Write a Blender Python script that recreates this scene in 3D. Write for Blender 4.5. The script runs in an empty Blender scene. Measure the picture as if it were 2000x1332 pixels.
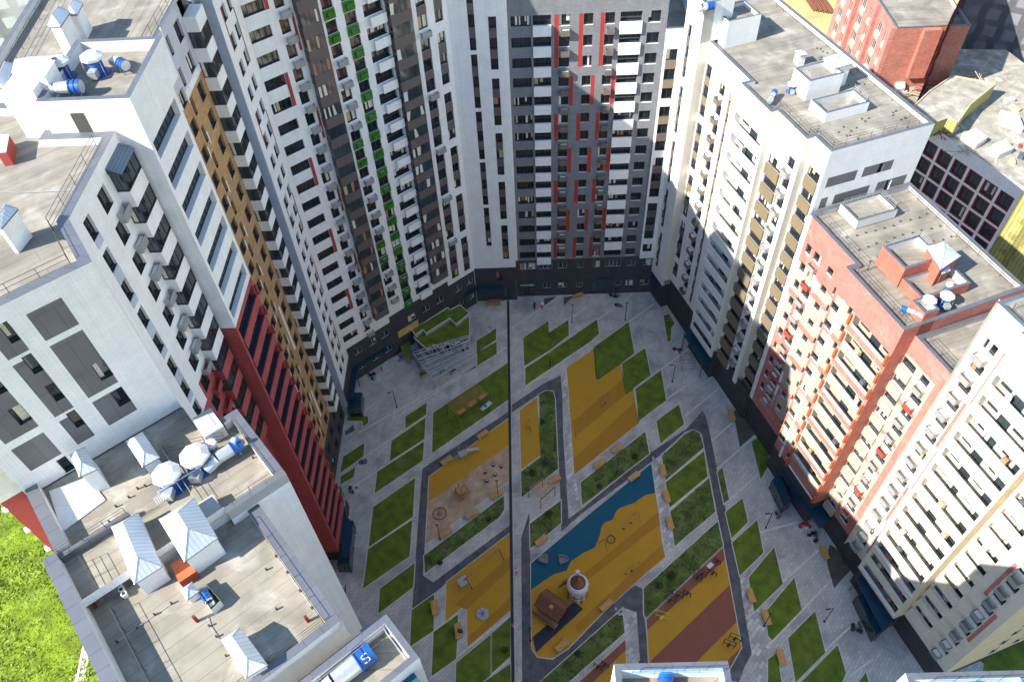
import bpy, math, random
from mathutils import Matrix, Vector
random.seed(7)
R_=math.radians
SC=bpy.context.scene; COL=SC.collection
# ---------------- camera (focal length and tilt recovered from the facades' vertical lines) ----------------
FPX=1540.0; CX,CY=1000.0,666.0; VPN=(1075.0,1970.0); HC=104.0
dn=Vector((VPN[0]-CX,VPN[1]-CY,FPX)).normalized(); up=-dn
Yv=(Vector((0,0,1))-up*up.z).normalized(); Xv=Yv.cross(up)
RW=Matrix.Rotation(R_(1.8),3,'Z')@Matrix((Xv,Yv,up))
def ray(p): return RW@Vector((p[0]-CX,p[1]-CY,FPX))
def at(px,py,z=0.0):
    r=ray((px,py)); t=(z-HC)/r.z; return (r.x*t,r.y*t)
cd=bpy.data.cameras.new('camera'); cam=bpy.data.objects.new('camera',cd); COL.objects.link(cam)
cd.sensor_width=36; cd.lens=FPX/2000*36; cd.clip_end=2000; cd.clip_start=1
c0=RW@Vector((1,0,0)); c1=RW@Vector((0,-1,0)); c2=RW@Vector((0,0,-1))
M=Matrix((c0,c1,c2)).transposed().to_4x4(); M.translation=(0,0,HC); cam.matrix_world=M
SC.camera=cam
# ---------------- light ----------------
SUN_AZ=26.2; SUN_EL=37.0     # direction the light travels towards (deg from +x) and its elevation
sd=Vector((math.cos(R_(SUN_AZ))*math.cos(R_(SUN_EL)),math.sin(R_(SUN_AZ))*math.cos(R_(SUN_EL)),-math.sin(R_(SUN_EL))))
W=bpy.data.worlds.new('World'); SC.world=W; W.use_nodes=True
nt=W.node_tree; bg=nt.nodes['Background']; sk=nt.nodes.new('ShaderNodeTexSky'); sk.sky_type='NISHITA'; sk.sun_disc=False
sk.sun_elevation=R_(SUN_EL); sk.sun_rotation=math.atan2(-sd.x,-sd.y); sk.air_density=1.2; sk.dust_density=0.0; sk.ozone_density=1.0
nt.links.new(sk.outputs[0],bg.inputs[0]); bg.inputs[1].default_value=0.125
sl=bpy.data.lights.new('sun','SUN'); sl.energy=5.0; sl.angle=R_(0.53); sl.color=(1,0.93,0.82)
so=bpy.data.objects.new('sun',sl); COL.objects.link(so); so.rotation_euler=sd.to_track_quat('-Z','Y').to_euler(); so.location=(-60,-20,140)
SC.view_settings.view_transform='Standard'; SC.view_settings.look='None'; SC.view_settings.exposure=1.28; SC.view_settings.gamma=1
SC.render.engine='CYCLES'; SC.cycles.max_bounces=8; SC.cycles.diffuse_bounces=6
# ---------------- materials ----------------
MATS={}
def mat(name,col,rough=0.8,metal=0.0,noise=0.12,scale=0.6,brick=None,fine=0.0,spec=0.5,bump=0.0,uv=True,streak=0.0,sdir=(3.0,0.12,1),patch=None):
    m=bpy.data.materials.new(name); m.use_nodes=True; t=m.node_tree; N=t.nodes; L=t.links; b=N['Principled BSDF']
    b.inputs['Roughness'].default_value=rough; b.inputs['Metallic'].default_value=metal
    b.inputs['Specular IOR Level'].default_value=spec
    tc=N.new('ShaderNodeTexCoord'); vec=tc.outputs['UV'] if uv else tc.outputs['Object']
    def mulnode(src,fac,lo,hi):
        mr=N.new('ShaderNodeMapRange'); mr.inputs['From Min'].default_value=0.3; mr.inputs['From Max'].default_value=0.7
        mr.inputs['To Min'].default_value=lo; mr.inputs['To Max'].default_value=hi; L.new(fac,mr.inputs['Value'])
        x=N.new('ShaderNodeVectorMath'); x.operation='SCALE'; L.new(src,x.inputs[0]); L.new(mr.outputs[0],x.inputs['Scale']); return x.outputs[0]
    if brick:
        bt=N.new('ShaderNodeTexBrick'); L.new(vec,bt.inputs['Vector']); bt.inputs['Scale'].default_value=1
        bt.inputs['Brick Width'].default_value=brick[0]; bt.inputs['Row Height'].default_value=brick[1]; bt.inputs['Mortar Size'].default_value=brick[2]
        v=brick[3]; bt.inputs['Color1'].default_value=(*[min(1,c*(1+v)) for c in col],1); bt.inputs['Color2'].default_value=(*[c*(1-v) for c in col],1)
        mo=brick[4] if len(brick)>4 else 0.7
        bt.inputs['Mortar'].default_value=(*[min(1,c*mo) for c in col],1); src=bt.outputs['Color']
    else:
        rg=N.new('ShaderNodeRGB'); rg.outputs[0].default_value=(*col,1); src=rg.outputs[0]
    if patch:
        pc,ps,t0,t1=patch; n5=N.new('ShaderNodeTexNoise'); n5.inputs['Scale'].default_value=ps; n5.inputs['Detail'].default_value=7; n5.inputs['Roughness'].default_value=.62; n5.inputs['Distortion'].default_value=.6; L.new(vec,n5.inputs['Vector'])
        m5=N.new('ShaderNodeMapRange'); m5.inputs['From Min'].default_value=t0; m5.inputs['From Max'].default_value=t1; L.new(n5.outputs['Fac'],m5.inputs['Value'])
        mx=N.new('ShaderNodeMix'); mx.data_type='RGBA'; L.new(m5.outputs[0],mx.inputs[0]); L.new(src,mx.inputs[6]); mx.inputs[7].default_value=(*pc,1); src=mx.outputs[2]
    if noise:
        nz=N.new('ShaderNodeTexNoise'); nz.inputs['Scale'].default_value=scale; nz.inputs['Detail'].default_value=6; L.new(vec,nz.inputs['Vector'])
        src=mulnode(src,nz.outputs['Fac'],1-noise,1+noise)
    if streak:
        mp=N.new('ShaderNodeMapping'); mp.inputs['Scale'].default_value=sdir; L.new(vec,mp.inputs['Vector'])
        n2=N.new('ShaderNodeTexNoise'); n2.inputs['Scale'].default_value=1; n2.inputs['Detail'].default_value=5; L.new(mp.outputs[0],n2.inputs['Vector'])
        src=mulnode(src,n2.outputs['Fac'],1-streak,1+streak*.6)
    if fine:
        n3=N.new('ShaderNodeTexNoise'); n3.inputs['Scale'].default_value=14; n3.inputs['Detail'].default_value=3; L.new(vec,n3.inputs['Vector'])
        src=mulnode(src,n3.outputs['Fac'],1-fine,1+fine)
    L.new(src,b.inputs['Base Color'])
    if bump:
        n4=N.new('ShaderNodeTexNoise'); n4.inputs['Scale'].default_value=5; n4.inputs['Detail'].default_value=8; L.new(vec,n4.inputs['Vector'])
        bp=N.new('ShaderNodeBump'); bp.inputs['Strength'].default_value=bump; bp.inputs['Distance'].default_value=0.1; L.new(n4.outputs['Fac'],bp.inputs['Height']); L.new(bp.outputs[0],b.inputs['Normal'])
    MATS[name]=m; return name
BR=(0.52,0.16,0.012,0.035,0.8)
mat('white',(0.78,0.77,0.75),0.75,brick=BR,noise=0.05,streak=0.05,patch=((0.60,0.58,0.55),.35,.62,.9))
mat('cream',(0.70,0.66,0.56),0.8,brick=BR,noise=0.06,streak=0.05)
mat('creamwarm',(0.68,0.64,0.54),0.8,brick=BR,noise=0.05)
mat('red',(0.36,0.065,0.06),0.8,brick=(0.52,0.16,0.012,0.12,0.8),noise=0.1,streak=0.06)
mat('salmon',(0.45,0.17,0.14),0.8,brick=(0.52,0.16,0.012,0.14,0.9),noise=0.12,streak=0.08,patch=((0.56,0.30,0.25),.5,.56,.8))
mat('redbrick',(0.36,0.14,0.10),0.85,brick=(0.4,0.13,0.02,0.25,0.9),noise=0.15)
mat('darkbrick',(0.165,0.17,0.185),0.85,brick=(0.52,0.16,0.02,0.12,1.25),noise=0.1,streak=0.08)
mat('basebrick',(0.045,0.043,0.05),0.7,brick=(0.9,0.3,0.012,0.12,0.7),noise=0.15)
mat('brown',(0.11,0.085,0.08),0.6,noise=0.08,fine=0.05)
mat('greyblock',(0.13,0.125,0.135),0.65,noise=0.1,fine=0.05,brick=(1.07,2.9,0.02,0.05,0.6))
mat('tan',(0.40,0.235,0.105),0.8,brick=(0.52,0.16,0.02,0.2,0.85),noise=0.08)
mat('lilac',(0.50,0.50,0.55),0.8,brick=BR,noise=0.05)
mat('bluegrey',(0.42,0.46,0.54),0.8,brick=BR,noise=0.06)
mat('green',(0.03,0.17,0.012),0.6,noise=0.15,scale=2)
mat('beigepanel',(0.185,0.145,0.09),0.7,noise=0.05)
mat('orange',(0.48,0.10,0.03),0.6,noise=0.08)
mat('frame',(0.035,0.04,0.05),0.45,noise=0.05)
mat('whiteframe',(0.6,0.6,0.6),0.5,noise=0.05)
mat('sill',(0.05,0.065,0.09),0.35,0.5,noise=0.06)
mat('sillw',(0.75,0.75,0.75),0.5,noise=0.05)
mat('glass',(0.012,0.016,0.02),0.04,noise=0.3,scale=0.35,spec=0.9)
mat('glassb',(0.03,0.045,0.055),0.06,noise=0.3,scale=0.35,spec=0.9)
mat('curtain',(0.62,0.58,0.46),0.8,noise=0.2,scale=6)
mat('curtaino',(0.42,0.16,0.07),0.8,noise=0.2,scale=6)
mat('curtainy',(0.42,0.36,0.16),0.8,noise=0.2,scale=6)
mat('acmetal',(0.36,0.36,0.35),0.5,0.2,noise=0.08,scale=3)
mat('acbrown',(0.2,0.17,0.14),0.5,0.2,noise=0.08,scale=3)
mat('roof',(0.22,0.203,0.17),0.9,brick=(30,1.0,0.03,0.06,0.72),noise=0.28,scale=0.4,fine=0.1,streak=0.16,sdir=(0.12,2.2,1),patch=((0.33,0.31,0.27),.3,.52,.7))
mat('rooflight',(0.235,0.215,0.175),0.9,brick=(30,1.0,0.03,0.06,0.72),noise=0.24,scale=0.4,fine=0.1,streak=0.08,sdir=(0.12,2.2,1),patch=((0.42,0.40,0.35),.3,.52,.72))
mat('roofwhite',(0.75,0.74,0.72),0.8,brick=(1.5,1.5,0.03,0.03,0.85),noise=0.08)
mat('cap',(0.16,0.17,0.195),0.45,0.45,brick=(1.25,40,0.02,0.05,0.5),noise=0.1)
mat('sheet',(0.58,0.62,0.68),0.4,0.35,brick=(0.3,60,0.018,0.04,0.6),noise=0.08)
mat('rail',(0.06,0.055,0.05),0.6,noise=0.05)
mat('bluefan',(0.012,0.085,0.30),0.4,noise=0.12,scale=3)
mat('silver',(0.62,0.63,0.65),0.3,0.6,noise=0.1,scale=3)
mat('capwhite',(0.62,0.62,0.60),0.6,noise=0.06)
mat('darkhole',(0.02,0.02,0.025),0.8,noise=0.1)
mat('pale',(0.45,0.38,0.26),0.9,noise=0.3,scale=2,patch=((0.25,0.2,0.14),2,.5,.7))
mat('canopy',(0.010,0.05,0.09),0.35,0.2,noise=0.15)
mat('paving',(0.50,0.475,0.44),0.85,brick=(0.8,0.4,0.03,0.11,0.7),noise=0.16,scale=0.35,fine=0.05,patch=((0.30,0.29,0.29),.16,.5,.66))
mat('pavecoarse',(0.48,0.46,0.43),0.85,brick=(1.1,0.55,0.04,0.3,0.7),noise=0.15,scale=0.5)
mat('kerb',(0.55,0.53,0.48),0.9,noise=0.12,scale=2)
mat('stripe',(0.62,0.58,0.50),0.9,noise=0.15,scale=1.5,brick=(1,5,0.02,0.05,0.8))
mat('asphalt',(0.10,0.10,0.112),0.9,noise=0.3,scale=0.8,fine=0.12,streak=0.1,patch=((0.19,0.18,0.165),.3,.55,.8))
mat('lawn',(0.105,0.155,0.013),1.0,noise=0.35,scale=0.7,fine=0.35,bump=0.6,patch=((0.14,0.12,0.045),.22,.56,.74))
mat('lawnrough',(0.10,0.15,0.03),1.0,noise=0.5,scale=0.6,fine=0.5,bump=0.8,patch=((0.15,0.12,0.06),.45,.5,.68))
mat('meadow',(0.125,0.19,0.006),1.0,noise=0.45,scale=0.5,fine=0.5,bump=1.0,patch=((0.18,0.27,0.03),.35,.52,.7))
mat('dirt',(0.10,0.085,0.07),1.0,noise=0.3,scale=0.8,fine=0.3)
mat('ochre',(0.50,0.26,0.018),0.9,noise=0.05,fine=0.06,patch=((0.46,0.30,0.09),.35,.6,.85))
mat('ochredark',(0.40,0.185,0.014),0.9,noise=0.05,fine=0.06,patch=((0.40,0.24,0.07),.35,.6,.85))
mat('rubberred',(0.25,0.085,0.055),0.9,noise=0.06,fine=0.08,patch=((0.28,0.15,0.10),.35,.6,.85))
mat('rubberblue',(0.002,0.09,0.15),0.85,noise=0.06,fine=0.06,patch=((0.03,0.11,0.16),.4,.58,.85))
mat('rubberdark',(0.025,0.032,0.05),0.9,noise=0.15,fine=0.15)
mat('sand',(0.50,0.34,0.22),1.0,noise=0.2,scale=0.8,fine=0.25,bump=0.3,patch=((0.36,0.24,0.16),.5,.5,.7))
mat('sandlit',(0.55,0.36,0.15),1.0,noise=0.25,scale=0.15,fine=0.15,bump=0.5)
mat('wood',(0.55,0.30,0.09),0.6,brick=(3,0.11,0.012,0.15,0.5),noise=0.15,scale=3)
mat('woodred',(0.24,0.09,0.05),0.7,brick=(3,0.12,0.015,0.2,0.5),noise=0.15,scale=3)
mat('woodbrown',(0.36,0.2,0.1),0.7,noise=0.2,scale=3)
mat('galv',(0.42,0.44,0.47),0.5,0.4,noise=0.1,scale=3)
mat('lattice',(0.42,0.45,0.5),0.5,noise=0.08)
mat('yellow',(0.6,0.55,0.05),0.6,noise=0.1)
mat('bluepaint',(0.02,0.25,0.5),0.5,noise=0.1)
mat('black',(0.02,0.02,0.022),0.6,noise=0.1)
mat('skin',(0.5,0.3,0.22),0.6,noise=0.05)
mat('cloth_dark',(0.02,0.02,0.03),0.9,noise=0.1); mat('cloth_red',(0.5,0.03,0.05),0.9,noise=0.1); mat('cloth_white',(0.75,0.75,0.8),0.9,noise=0.1); mat('cloth_pink',(0.7,0.08,0.35),0.9,noise=0.1)
mat('leaf',(0.05,0.09,0.02),1.0,noise=0.4,scale=2,uv=False); mat('leafblue',(0.07,0.11,0.07),1.0,noise=0.4,scale=2,uv=False)
mat('insul',(0.36,0.34,0.12),0.9,brick=(0.6,40,0.06,0.08,0.55),noise=0.15)
mat('maroon',(0.16,0.012,0.02),0.7,noise=0.08)
mat('concrete',(0.28,0.26,0.22),0.95,noise=0.3,scale=0.6,fine=0.15,patch=((0.45,0.42,0.36),.4,.5,.65))
mat('greywall',(0.2,0.2,0.23),0.85,brick=BR,noise=0.08)
mat('lightpanel',(0.25,0.45,0.33),0.4,noise=0.1)
mat('meadowtip',(0.24,0.32,0.06),1.0,noise=0.2)
mat('orangered',(0.33,0.035,0.025),0.6,noise=0.06)
mat('yellowsign',(0.5,0.36,0.10),0.7,noise=0.2,scale=2)
mat('sheetdark',(0.10,0.15,0.22),0.5,0.3,brick=(0.2,60,0.02,0.04,0.5),noise=0.1)
mat('salmonred',(0.30,0.045,0.035),0.8,noise=0.1)
mat('greycap',(0.35,0.35,0.34),0.8,noise=0.1)
mat('creampanel',(0.40,0.35,0.285),0.75,noise=0.05,brick=(1.3,1.5,0.015,0.03,0.8))
mat('redmetal',(0.36,0.07,0.05),0.5,noise=0.1)
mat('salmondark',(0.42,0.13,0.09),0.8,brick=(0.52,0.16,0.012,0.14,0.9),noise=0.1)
mat('creamdeep',(0.62,0.50,0.30),0.8,noise=0.06)
# ---------------- mesh builder ----------------
class MB:
    def __init__(s): s.v=[]; s.f=[]; s.m=[]; s.uv=[]; s.mi={}
    def mid(s,m):
        if m not in s.mi: s.mi[m]=len(s.mi)
        return s.mi[m]
    def poly(s,pts,m,uv=None):
        i=len(s.v); s.v+=[tuple(p) for p in pts]; s.f.append(tuple(range(i,i+len(pts)))); s.m.append(s.mid(m))
        if uv is None:
            a,b,c=Vector(pts[0]),Vector(pts[1]),Vector(pts[2]); n=(b-a).cross(c-a)
            if n.length<1e-12: n=Vector((0,0,1))
            n.normalize()
            if abs(n.z)>0.8: uv=[(p[0],p[1]) for p in pts]
            else:
                h=Vector((-n.y,n.x,0)).normalized(); w=n.cross(h)
                uv=[(Vector(p).dot(h),Vector(p).dot(w)) for p in pts]
        s.uv.append(uv)
    def box8(s,P,m,mt=None):
        # P: 4 bottom ccw then 4 top
        for k,(a,b,c,d) in enumerate(((3,2,1,0),(4,5,6,7),(0,1,5,4),(1,2,6,5),(2,3,7,6),(3,0,4,7))):
            s.poly([P[a],P[b],P[c],P[d]],mt if (mt and k==1) else m)
    def box(s,x0,x1,y0,y1,z0,z1,m,mt=None,rot=0,c=(0,0)):
        ca,sa=math.cos(rot),math.sin(rot)
        def T(x,y): return (c[0]+x*ca-y*sa,c[1]+x*sa+y*ca)
        q=[T(x0,y0),T(x1,y0),T(x1,y1),T(x0,y1)]
        s.box8([(a,b,z0) for a,b in q]+[(a,b,z1) for a,b in q],m,mt)
    def bar(s,a,b,w,m,n=4):
        a=Vector(a);b=Vector(b); d=(b-a); 
        if d.length<1e-6: return
        d.normalize(); h=Vector((0,0,1)) if abs(d.z)<0.9 else Vector((1,0,0)); x=d.cross(h).normalized(); y=d.cross(x)
        ra=[a+(x*math.cos(t)+y*math.sin(t))*w for t in [math.pi/n+2*math.pi*k/n for k in range(n)]]; rb=[p+(b-a) for p in ra]
        for k in range(n):
            j=(k+1)%n; s.poly([ra[k],ra[j],rb[j],rb[k]],m)
        s.poly(list(reversed(ra)),m); s.poly(rb,m)
    def cyl(s,a,b,r0,r1,m,n=12,mt=None,cap=True):
        a=Vector(a);b=Vector(b); d=(b-a).normalized(); h=Vector((0,0,1)) if abs(d.z)<0.9 else Vector((1,0,0)); x=d.cross(h).normalized(); y=d.cross(x)
        an=[2*math.pi*k/n for k in range(n)]
        A=[a+(x*math.cos(t)+y*math.sin(t))*r0 for t in an]; B=[b+(x*math.cos(t)+y*math.sin(t))*r1 for t in an]
        for k in range(n):
            j=(k+1)%n; s.poly([A[k],A[j],B[j],B[k]],m)
        if cap:
            s.poly(list(reversed(A)),m); 
            if r1>0.001: s.poly(B,mt or m)
    def lathe(s,c,prof,m,n=16):
        # prof: (r,z) list, c=(x,y,z)
        for (r0,z0),(r1,z1) in zip(prof,prof[1:]):
            for k in range(n):
                t0,t1=2*math.pi*k/n,2*math.pi*(k+1)/n
                P=lambda r,z,t:(c[0]+r*math.cos(t),c[1]+r*math.sin(t),c[2]+z)
                pts=[P(r0,z0,t0),P(r0,z0,t1),P(r1,z1,t1),P(r1,z1,t0)]
                if r0<1e-4: pts=[pts[0],pts[2],pts[3]]
                elif r1<1e-4: pts=pts[:3]
                s.poly(pts,m)
    def add(s,o):
        i=len(s.v); s.v+=o.v; inv={v:k for k,v in o.mi.items()}
        for f,m,u in zip(o.f,o.m,o.uv): s.f.append(tuple(a+i for a in f)); s.m.append(s.mid(inv[m])); s.uv.append(u)
    def build(s,name,parent=None,loc=None,label=None,kind=None,cat=None,group=None,smooth=False):
        me=bpy.data.meshes.new(name)
        o_=Vector((0,0,0)); 
        if loc: o_=Vector(loc)
        pl=Vector(parent['_w']) if parent is not None else Vector((0,0,0))
        base=o_ if parent is None else pl
        me.from_pydata([tuple(Vector(v)-base) for v in s.v],[],s.f)
        for k in sorted(s.mi,key=s.mi.get): me.materials.append(MATS[k])
        me.polygons.foreach_set('material_index',s.m)
        ul=me.uv_layers.new(name='UVMap'); fl=[]
        for u in s.uv:
            for p in u: fl+= [p[0],p[1]]
        ul.data.foreach_set('uv',fl)
        if smooth: me.polygons.foreach_set('use_smooth',[True]*len(me.polygons))
        me.update()
        ob=bpy.data.objects.new(name,me); COL.objects.link(ob)
        if parent is not None: ob.parent=parent
        else: ob.location=base
        tag(ob,label,cat,group,kind); return ob
def tag(o,label=None,cat=None,group=None,kind=None):
    if label: o['label']=label
    if cat: o['category']=cat
    if group: o['group']=group
    if kind: o['kind']=kind
ROOTS=[]
def thing(name,label,cat,loc,group=None):
    o=bpy.data.objects.new(name,None); COL.objects.link(o); o.location=loc; o['_w']=tuple(loc); o.empty_display_size=0.5
    tag(o,label,cat,group); ROOTS.append(o); return o
def struct(name,mb): return mb.build(name,kind='structure')
# ---------------- facade system ----------------
class Frame:
    def __init__(s,o,ang):
        s.o=o; a=R_(ang); s.d=(math.cos(a),math.sin(a)); s.n=(math.sin(a),-math.cos(a))
    def P(s,u,z,n=0.0): return (s.o[0]+s.d[0]*u+s.n[0]*n, s.o[1]+s.d[1]*u+s.n[1]*n, z)
class Bld:
    def __init__(s,name,label,loc,cat='building',group=None):
        s.root=thing(name,label,cat,(loc[0],loc[1],0),group); s.wall=MB(); s.roof=MB(); s.items={}; s.cap=MB(); s.rail=[]; s.facs=[]
    def item(s,kind,mb,c,sub=None): s.items.setdefault(kind,[]).append((mb,c,sub))
    def fac(s,fr,u0,u1,z0,z1,m): f=Fac(s,fr,u0,u1,z0,z1,m); s.facs.append(f); return f
    def finish(s):
        for f in s.facs: f.emit()
        s.wall.build('wall',s.root)
        if s.roof.f: s.roof.build('roof',s.root)
        if s.cap.f: s.cap.build('parapet_cap',s.root)
        for q in s.rail: q.build('roof_railing',s.root)
        for k,L in s.items.items():
            L.sort(key=lambda t:(Vector(t[1])-Vector((0,0,HC))).length)
            for mb,c,sub in L[:100]:
                o=mb.build(k,s.root)
                if sub: o['_w']=s.root['_w']; sub[1].build(sub[0],o)
            if len(L)>100:
                big=MB()
                for mb,c,sub in L[100:]:
                    big.add(mb)
                    if sub: big.add(sub[1])
                big.build(k,s.root,kind='stuff')
class Fac:
    def __init__(s,b,fr,u0,u1,z0,z1,m): s.b=b; s.fr=fr; s.u=(u0,u1); s.z=(z0,z1); s.m=m; s.holes=[]; s.paints=[]
    def paint(s,u0,u1,z0,z1,m): s.paints.append((u0,u1,z0,z1,m)); return s
    def win(s,u0,u1,z0,z1,d=0.28,n=None,sill='sill',style='glass',frame='frame',cur=0.25,rv=None,cut=True):
        if z0<s.z[0] or z1>s.z[1]: return
        if cut: s.holes.append((u0,u1,z0,z1,d,sill,rv))
        if n is None: n=max(1,round((u1-u0)/0.75))
        P=s.fr.P; mb=MB(); w=0.055; e=-d+0.05
        def bx(a,b,c,dd,n0,n1,m): mb.box8([P(a,c,n0),P(b,c,n0),P(b,c,n1),P(a,c,n1),P(a,dd,n0),P(b,dd,n0),P(b,dd,n1),P(a,dd,n1)],m)
        def quad(a,b,c,dd,nn,m): mb.poly([P(a,c,nn),P(b,c,nn),P(b,dd,nn),P(a,dd,nn)],m,[(a+random.random()*.01,c),(b,c),(b,dd),(a,dd)])
        quad(u0,u1,z0,z1,-d,style)
        bx(u0,u1,z0,z0+w,-d+.004,e,frame); bx(u0,u1,z1-w,z1,-d+.004,e,frame)
        for k in range(n+1):
            c=u0+(u1-u0)*k/n; a=max(u0,c-w/2); b=min(u1,c+w/2)
            if k==0: a,b=u0,u0+w
            if k==n: a,b=u1-w,u1
            bx(a,b,z0+w,z1-w,-d+.004,e-.003,frame)
        r=random.random()
        if r<cur:
            pass
            for k in range(n):
                if random.random()<0.6:
                    a=u0+(u1-u0)*k/n+w; b=u0+(u1-u0)*(k+1)/n-w; q=random.uniform(.35,1)
                    if random.random()<.5: b=a+(b-a)*q
                    else: a=b-(b-a)*q
                    cm='curtain' if cur>=.8 else random.choice(['curtain']*5+['whiteframe']*3+['curtaino','curtainy'])
                    quad(a,b,z0+w+(z1-z0)*random.choice([0,0,.2,.35]),z1-w,-d+.012,cm)
        s.b.item('window',mb,P((u0+u1)/2,(z0+z1)/2))
    def log(s,u0,u1,z0,z1,D=1.15,wall='white',n=7,drop=1.0,cur=.35):
        if z0-drop<s.z[0] or z1>s.z[1]: return
        s.holes.append((u0,u1,z0,z1,None,'sillw',wall)); P=s.fr.P; W_=s.b.wall; t=.14; zb=z0-drop
        W_.poly([P(u0,z0),P(u1,z0),P(u1,z0,-t),P(u0,z0,-t)],'sillw'); W_.poly([P(u0,zb,-t),P(u1,zb,-t),P(u1,z0,-t),P(u0,z0,-t)],wall)
        W_.poly([P(u0,zb,-t),P(u1,zb,-t),P(u1,zb,-D),P(u0,zb,-D)],'concrete'); W_.poly([P(u0,z1,-D),P(u1,z1,-D),P(u1,z1),P(u0,z1)],wall)
        for u in (u0,u1): W_.poly([P(u,zb,-t),P(u,z1,-t),P(u,z1,-D),P(u,zb,-D)],wall); W_.poly([P(u,z0),P(u,z1),P(u,z1,-t),P(u,z0,-t)],wall)
        k=max(2,int((u1-u0)/1.6)); W_.poly([P(u0,zb,-D),P(u1,zb,-D),P(u1,z1,-D),P(u0,z1,-D)],wall)
        mb=MB(); e=-D+.01
        for i in range(k):
            a=u0+(u1-u0)*(i+.12)/k; c=u0+(u1-u0)*(i+.88)/k; z_=zb+(.05 if i%2 else .8)
            mb.poly([P(a,z_,e),P(c,z_,e),P(c,z1-.25,e),P(a,z1-.25,e)],'glassb')
            for q in (a,(a+c)/2,c): mb.bar(P(q,z_,e+.02),P(q,z1-.25,e+.02),.03,'frame')
            if random.random()<cur: mb.poly([P(a+.05,z_+.1,e+.015),P(a+.45,z_+.1,e+.015),P(a+.45,z1-.3,e+.015),P(a+.05,z1-.3,e+.015)],'curtain')
        s.b.item('window',mb,P((u0+u1)/2,z0))
        if random.random()<.6:
            mb=MB(); a=random.uniform(u0+.3,u1-1.2); h=random.uniform(.5,1.0); q=[P(a,zb,-.7),P(a+random.uniform(.3,.9),zb,-.7),P(a+.6,zb,-.3),P(a,zb,-.3)]
            mb.box8([(x,y,zb+.01) for x,y,_ in q]+[(x,y,zb+h+.6) for x,y,_ in q],random.choice(['woodbrown','capwhite','greycap','cap','curtain','pale'])); s.b.item('balcony_clutter',mb,P(a,zb))
    def box(s,kind,u0,u1,z0,z1,n0,n1,m,mt=None):
        if z0<s.z[0]-1 or z1>s.z[1]+1: return
        P=s.fr.P; mb=MB(); mb.box8([P(u0,z0,n1),P(u1,z0,n1),P(u1,z0,n0),P(u0,z0,n0),P(u0,z1,n1),P(u1,z1,n1),P(u1,z1,n0),P(u0,z1,n0)],m,mt)
        if kind is None: s.b.wall.add(mb)
        else: s.b.item(kind,mb,P((u0+u1)/2,(z0+z1)/2))
    def ac(s,u0,u1,z0,z1,dp=0.6,m='acmetal'):
        # open-topped slatted basket with an air-conditioner inside
        if z0<s.z[0]: return
        P=s.fr.P; mb=MB(); t=0.03
        def bx(a,b,c,d,n0,n1,mm): mb.box8([P(a,c,n1),P(b,c,n1),P(b,c,n0),P(a,c,n0),P(a,d,n1),P(b,d,n1),P(b,d,n0),P(a,d,n0)],mm)
        bx(u0,u1,z0,z0+t,0.01,dp,m); k=0; zz=z0+.06
        while zz<z1-.05:
            bx(u0,u1,zz,zz+.09,dp-t,dp,m); zz+=.13
        bx(u0,u0+t,z0+t,z1,0.01,dp-t,m); bx(u1-t,u1,z0+t,z1,0.01,dp-t,m)
        bx(u0,u1,z1-.05,z1,dp-t-.002,dp+.01,m)
        main=mb; sub=None
        if random.random()<.45: mb=MB(); bx(u0+.12,u1-.12,z0+.1,z1-.12,.12,dp-.12,'capwhite'); sub=('air_conditioner',mb)
        s.b.item('air_conditioner_basket',main,P((u0+u1)/2,z0),sub)
    def emit(s):
        us={s.u[0],s.u[1]}
        for h in s.holes+s.paints:
            for q in h[:2]:
                if s.u[0]<q<s.u[1]: us.add(round(q,4))
        us=sorted(us); W_=s.b.wall; P=s.fr.P; e=1e-4
        for a,b in zip(us,us[1:]):
            if b-a<1e-3: continue
            c=(a+b)/2; hs=[h for h in s.holes if h[0]<c<h[1]]; ps=[p for p in s.paints if p[0]<c<p[1]]
            zs={s.z[0],s.z[1]}
            for h in hs+ps:
                for q in h[2:4]:
                    if s.z[0]<q<s.z[1]: zs.add(round(q,4))
            zs=sorted(zs)
            for z0,z1 in zip(zs,zs[1:]):
                if z1-z0<1e-3: continue
                m_=(z0+z1)/2
                if any(h[2]<m_<h[3] for h in hs): continue
                mm=s.m
                for p in ps:
                    if p[2]<m_<p[3]: mm=p[4]
                W_.poly([P(a,z0),P(b,z0),P(b,z1),P(a,z1)],mm,[(a,z0),(b,z0),(b,z1),(a,z1)])
        for (a,b,z0,z1,d,sill,rv) in s.holes:
            if d is None: continue
            mm=rv
            if mm is None:
                mm=s.m; cu=a-0.05; cz=(z0+z1)/2
                for p in s.paints:
                    if p[0]<cu<p[1] and p[2]<cz<p[3]: mm=p[4]
            W_.poly([P(a,z0),P(b,z0),P(b,z0,-d),P(a,z0,-d)],sill)
            W_.poly([P(a,z1,-d),P(b,z1,-d),P(b,z1),P(a,z1)],mm)
            W_.poly([P(a,z0,-d),P(a,z1,-d),P(a,z1),P(a,z0)],mm)
            W_.poly([P(b,z0),P(b,z1),P(b,z1,-d),P(b,z0,-d)],mm)
def inset(pts,d):
    n=len(pts); out=[]
    A=sum(pts[i][0]*pts[(i+1)%n][1]-pts[(i+1)%n][0]*pts[i][1] for i in range(n)); sg=1 if A>0 else -1
    for i in range(n):
        p0,p1,p2=Vector(pts[i-1]),Vector(pts[i]),Vector(pts[(i+1)%n])
        a=(p1-p0).normalized(); b=(p2-p1).normalized()
        na=Vector((-a.y,a.x))*sg; nb=Vector((-b.y,b.x))*sg
        k=1+na.dot(nb); q=p1+(na+nb)*(d/max(k,0.3)); out.append((q.x,q.y))
    return out
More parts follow.
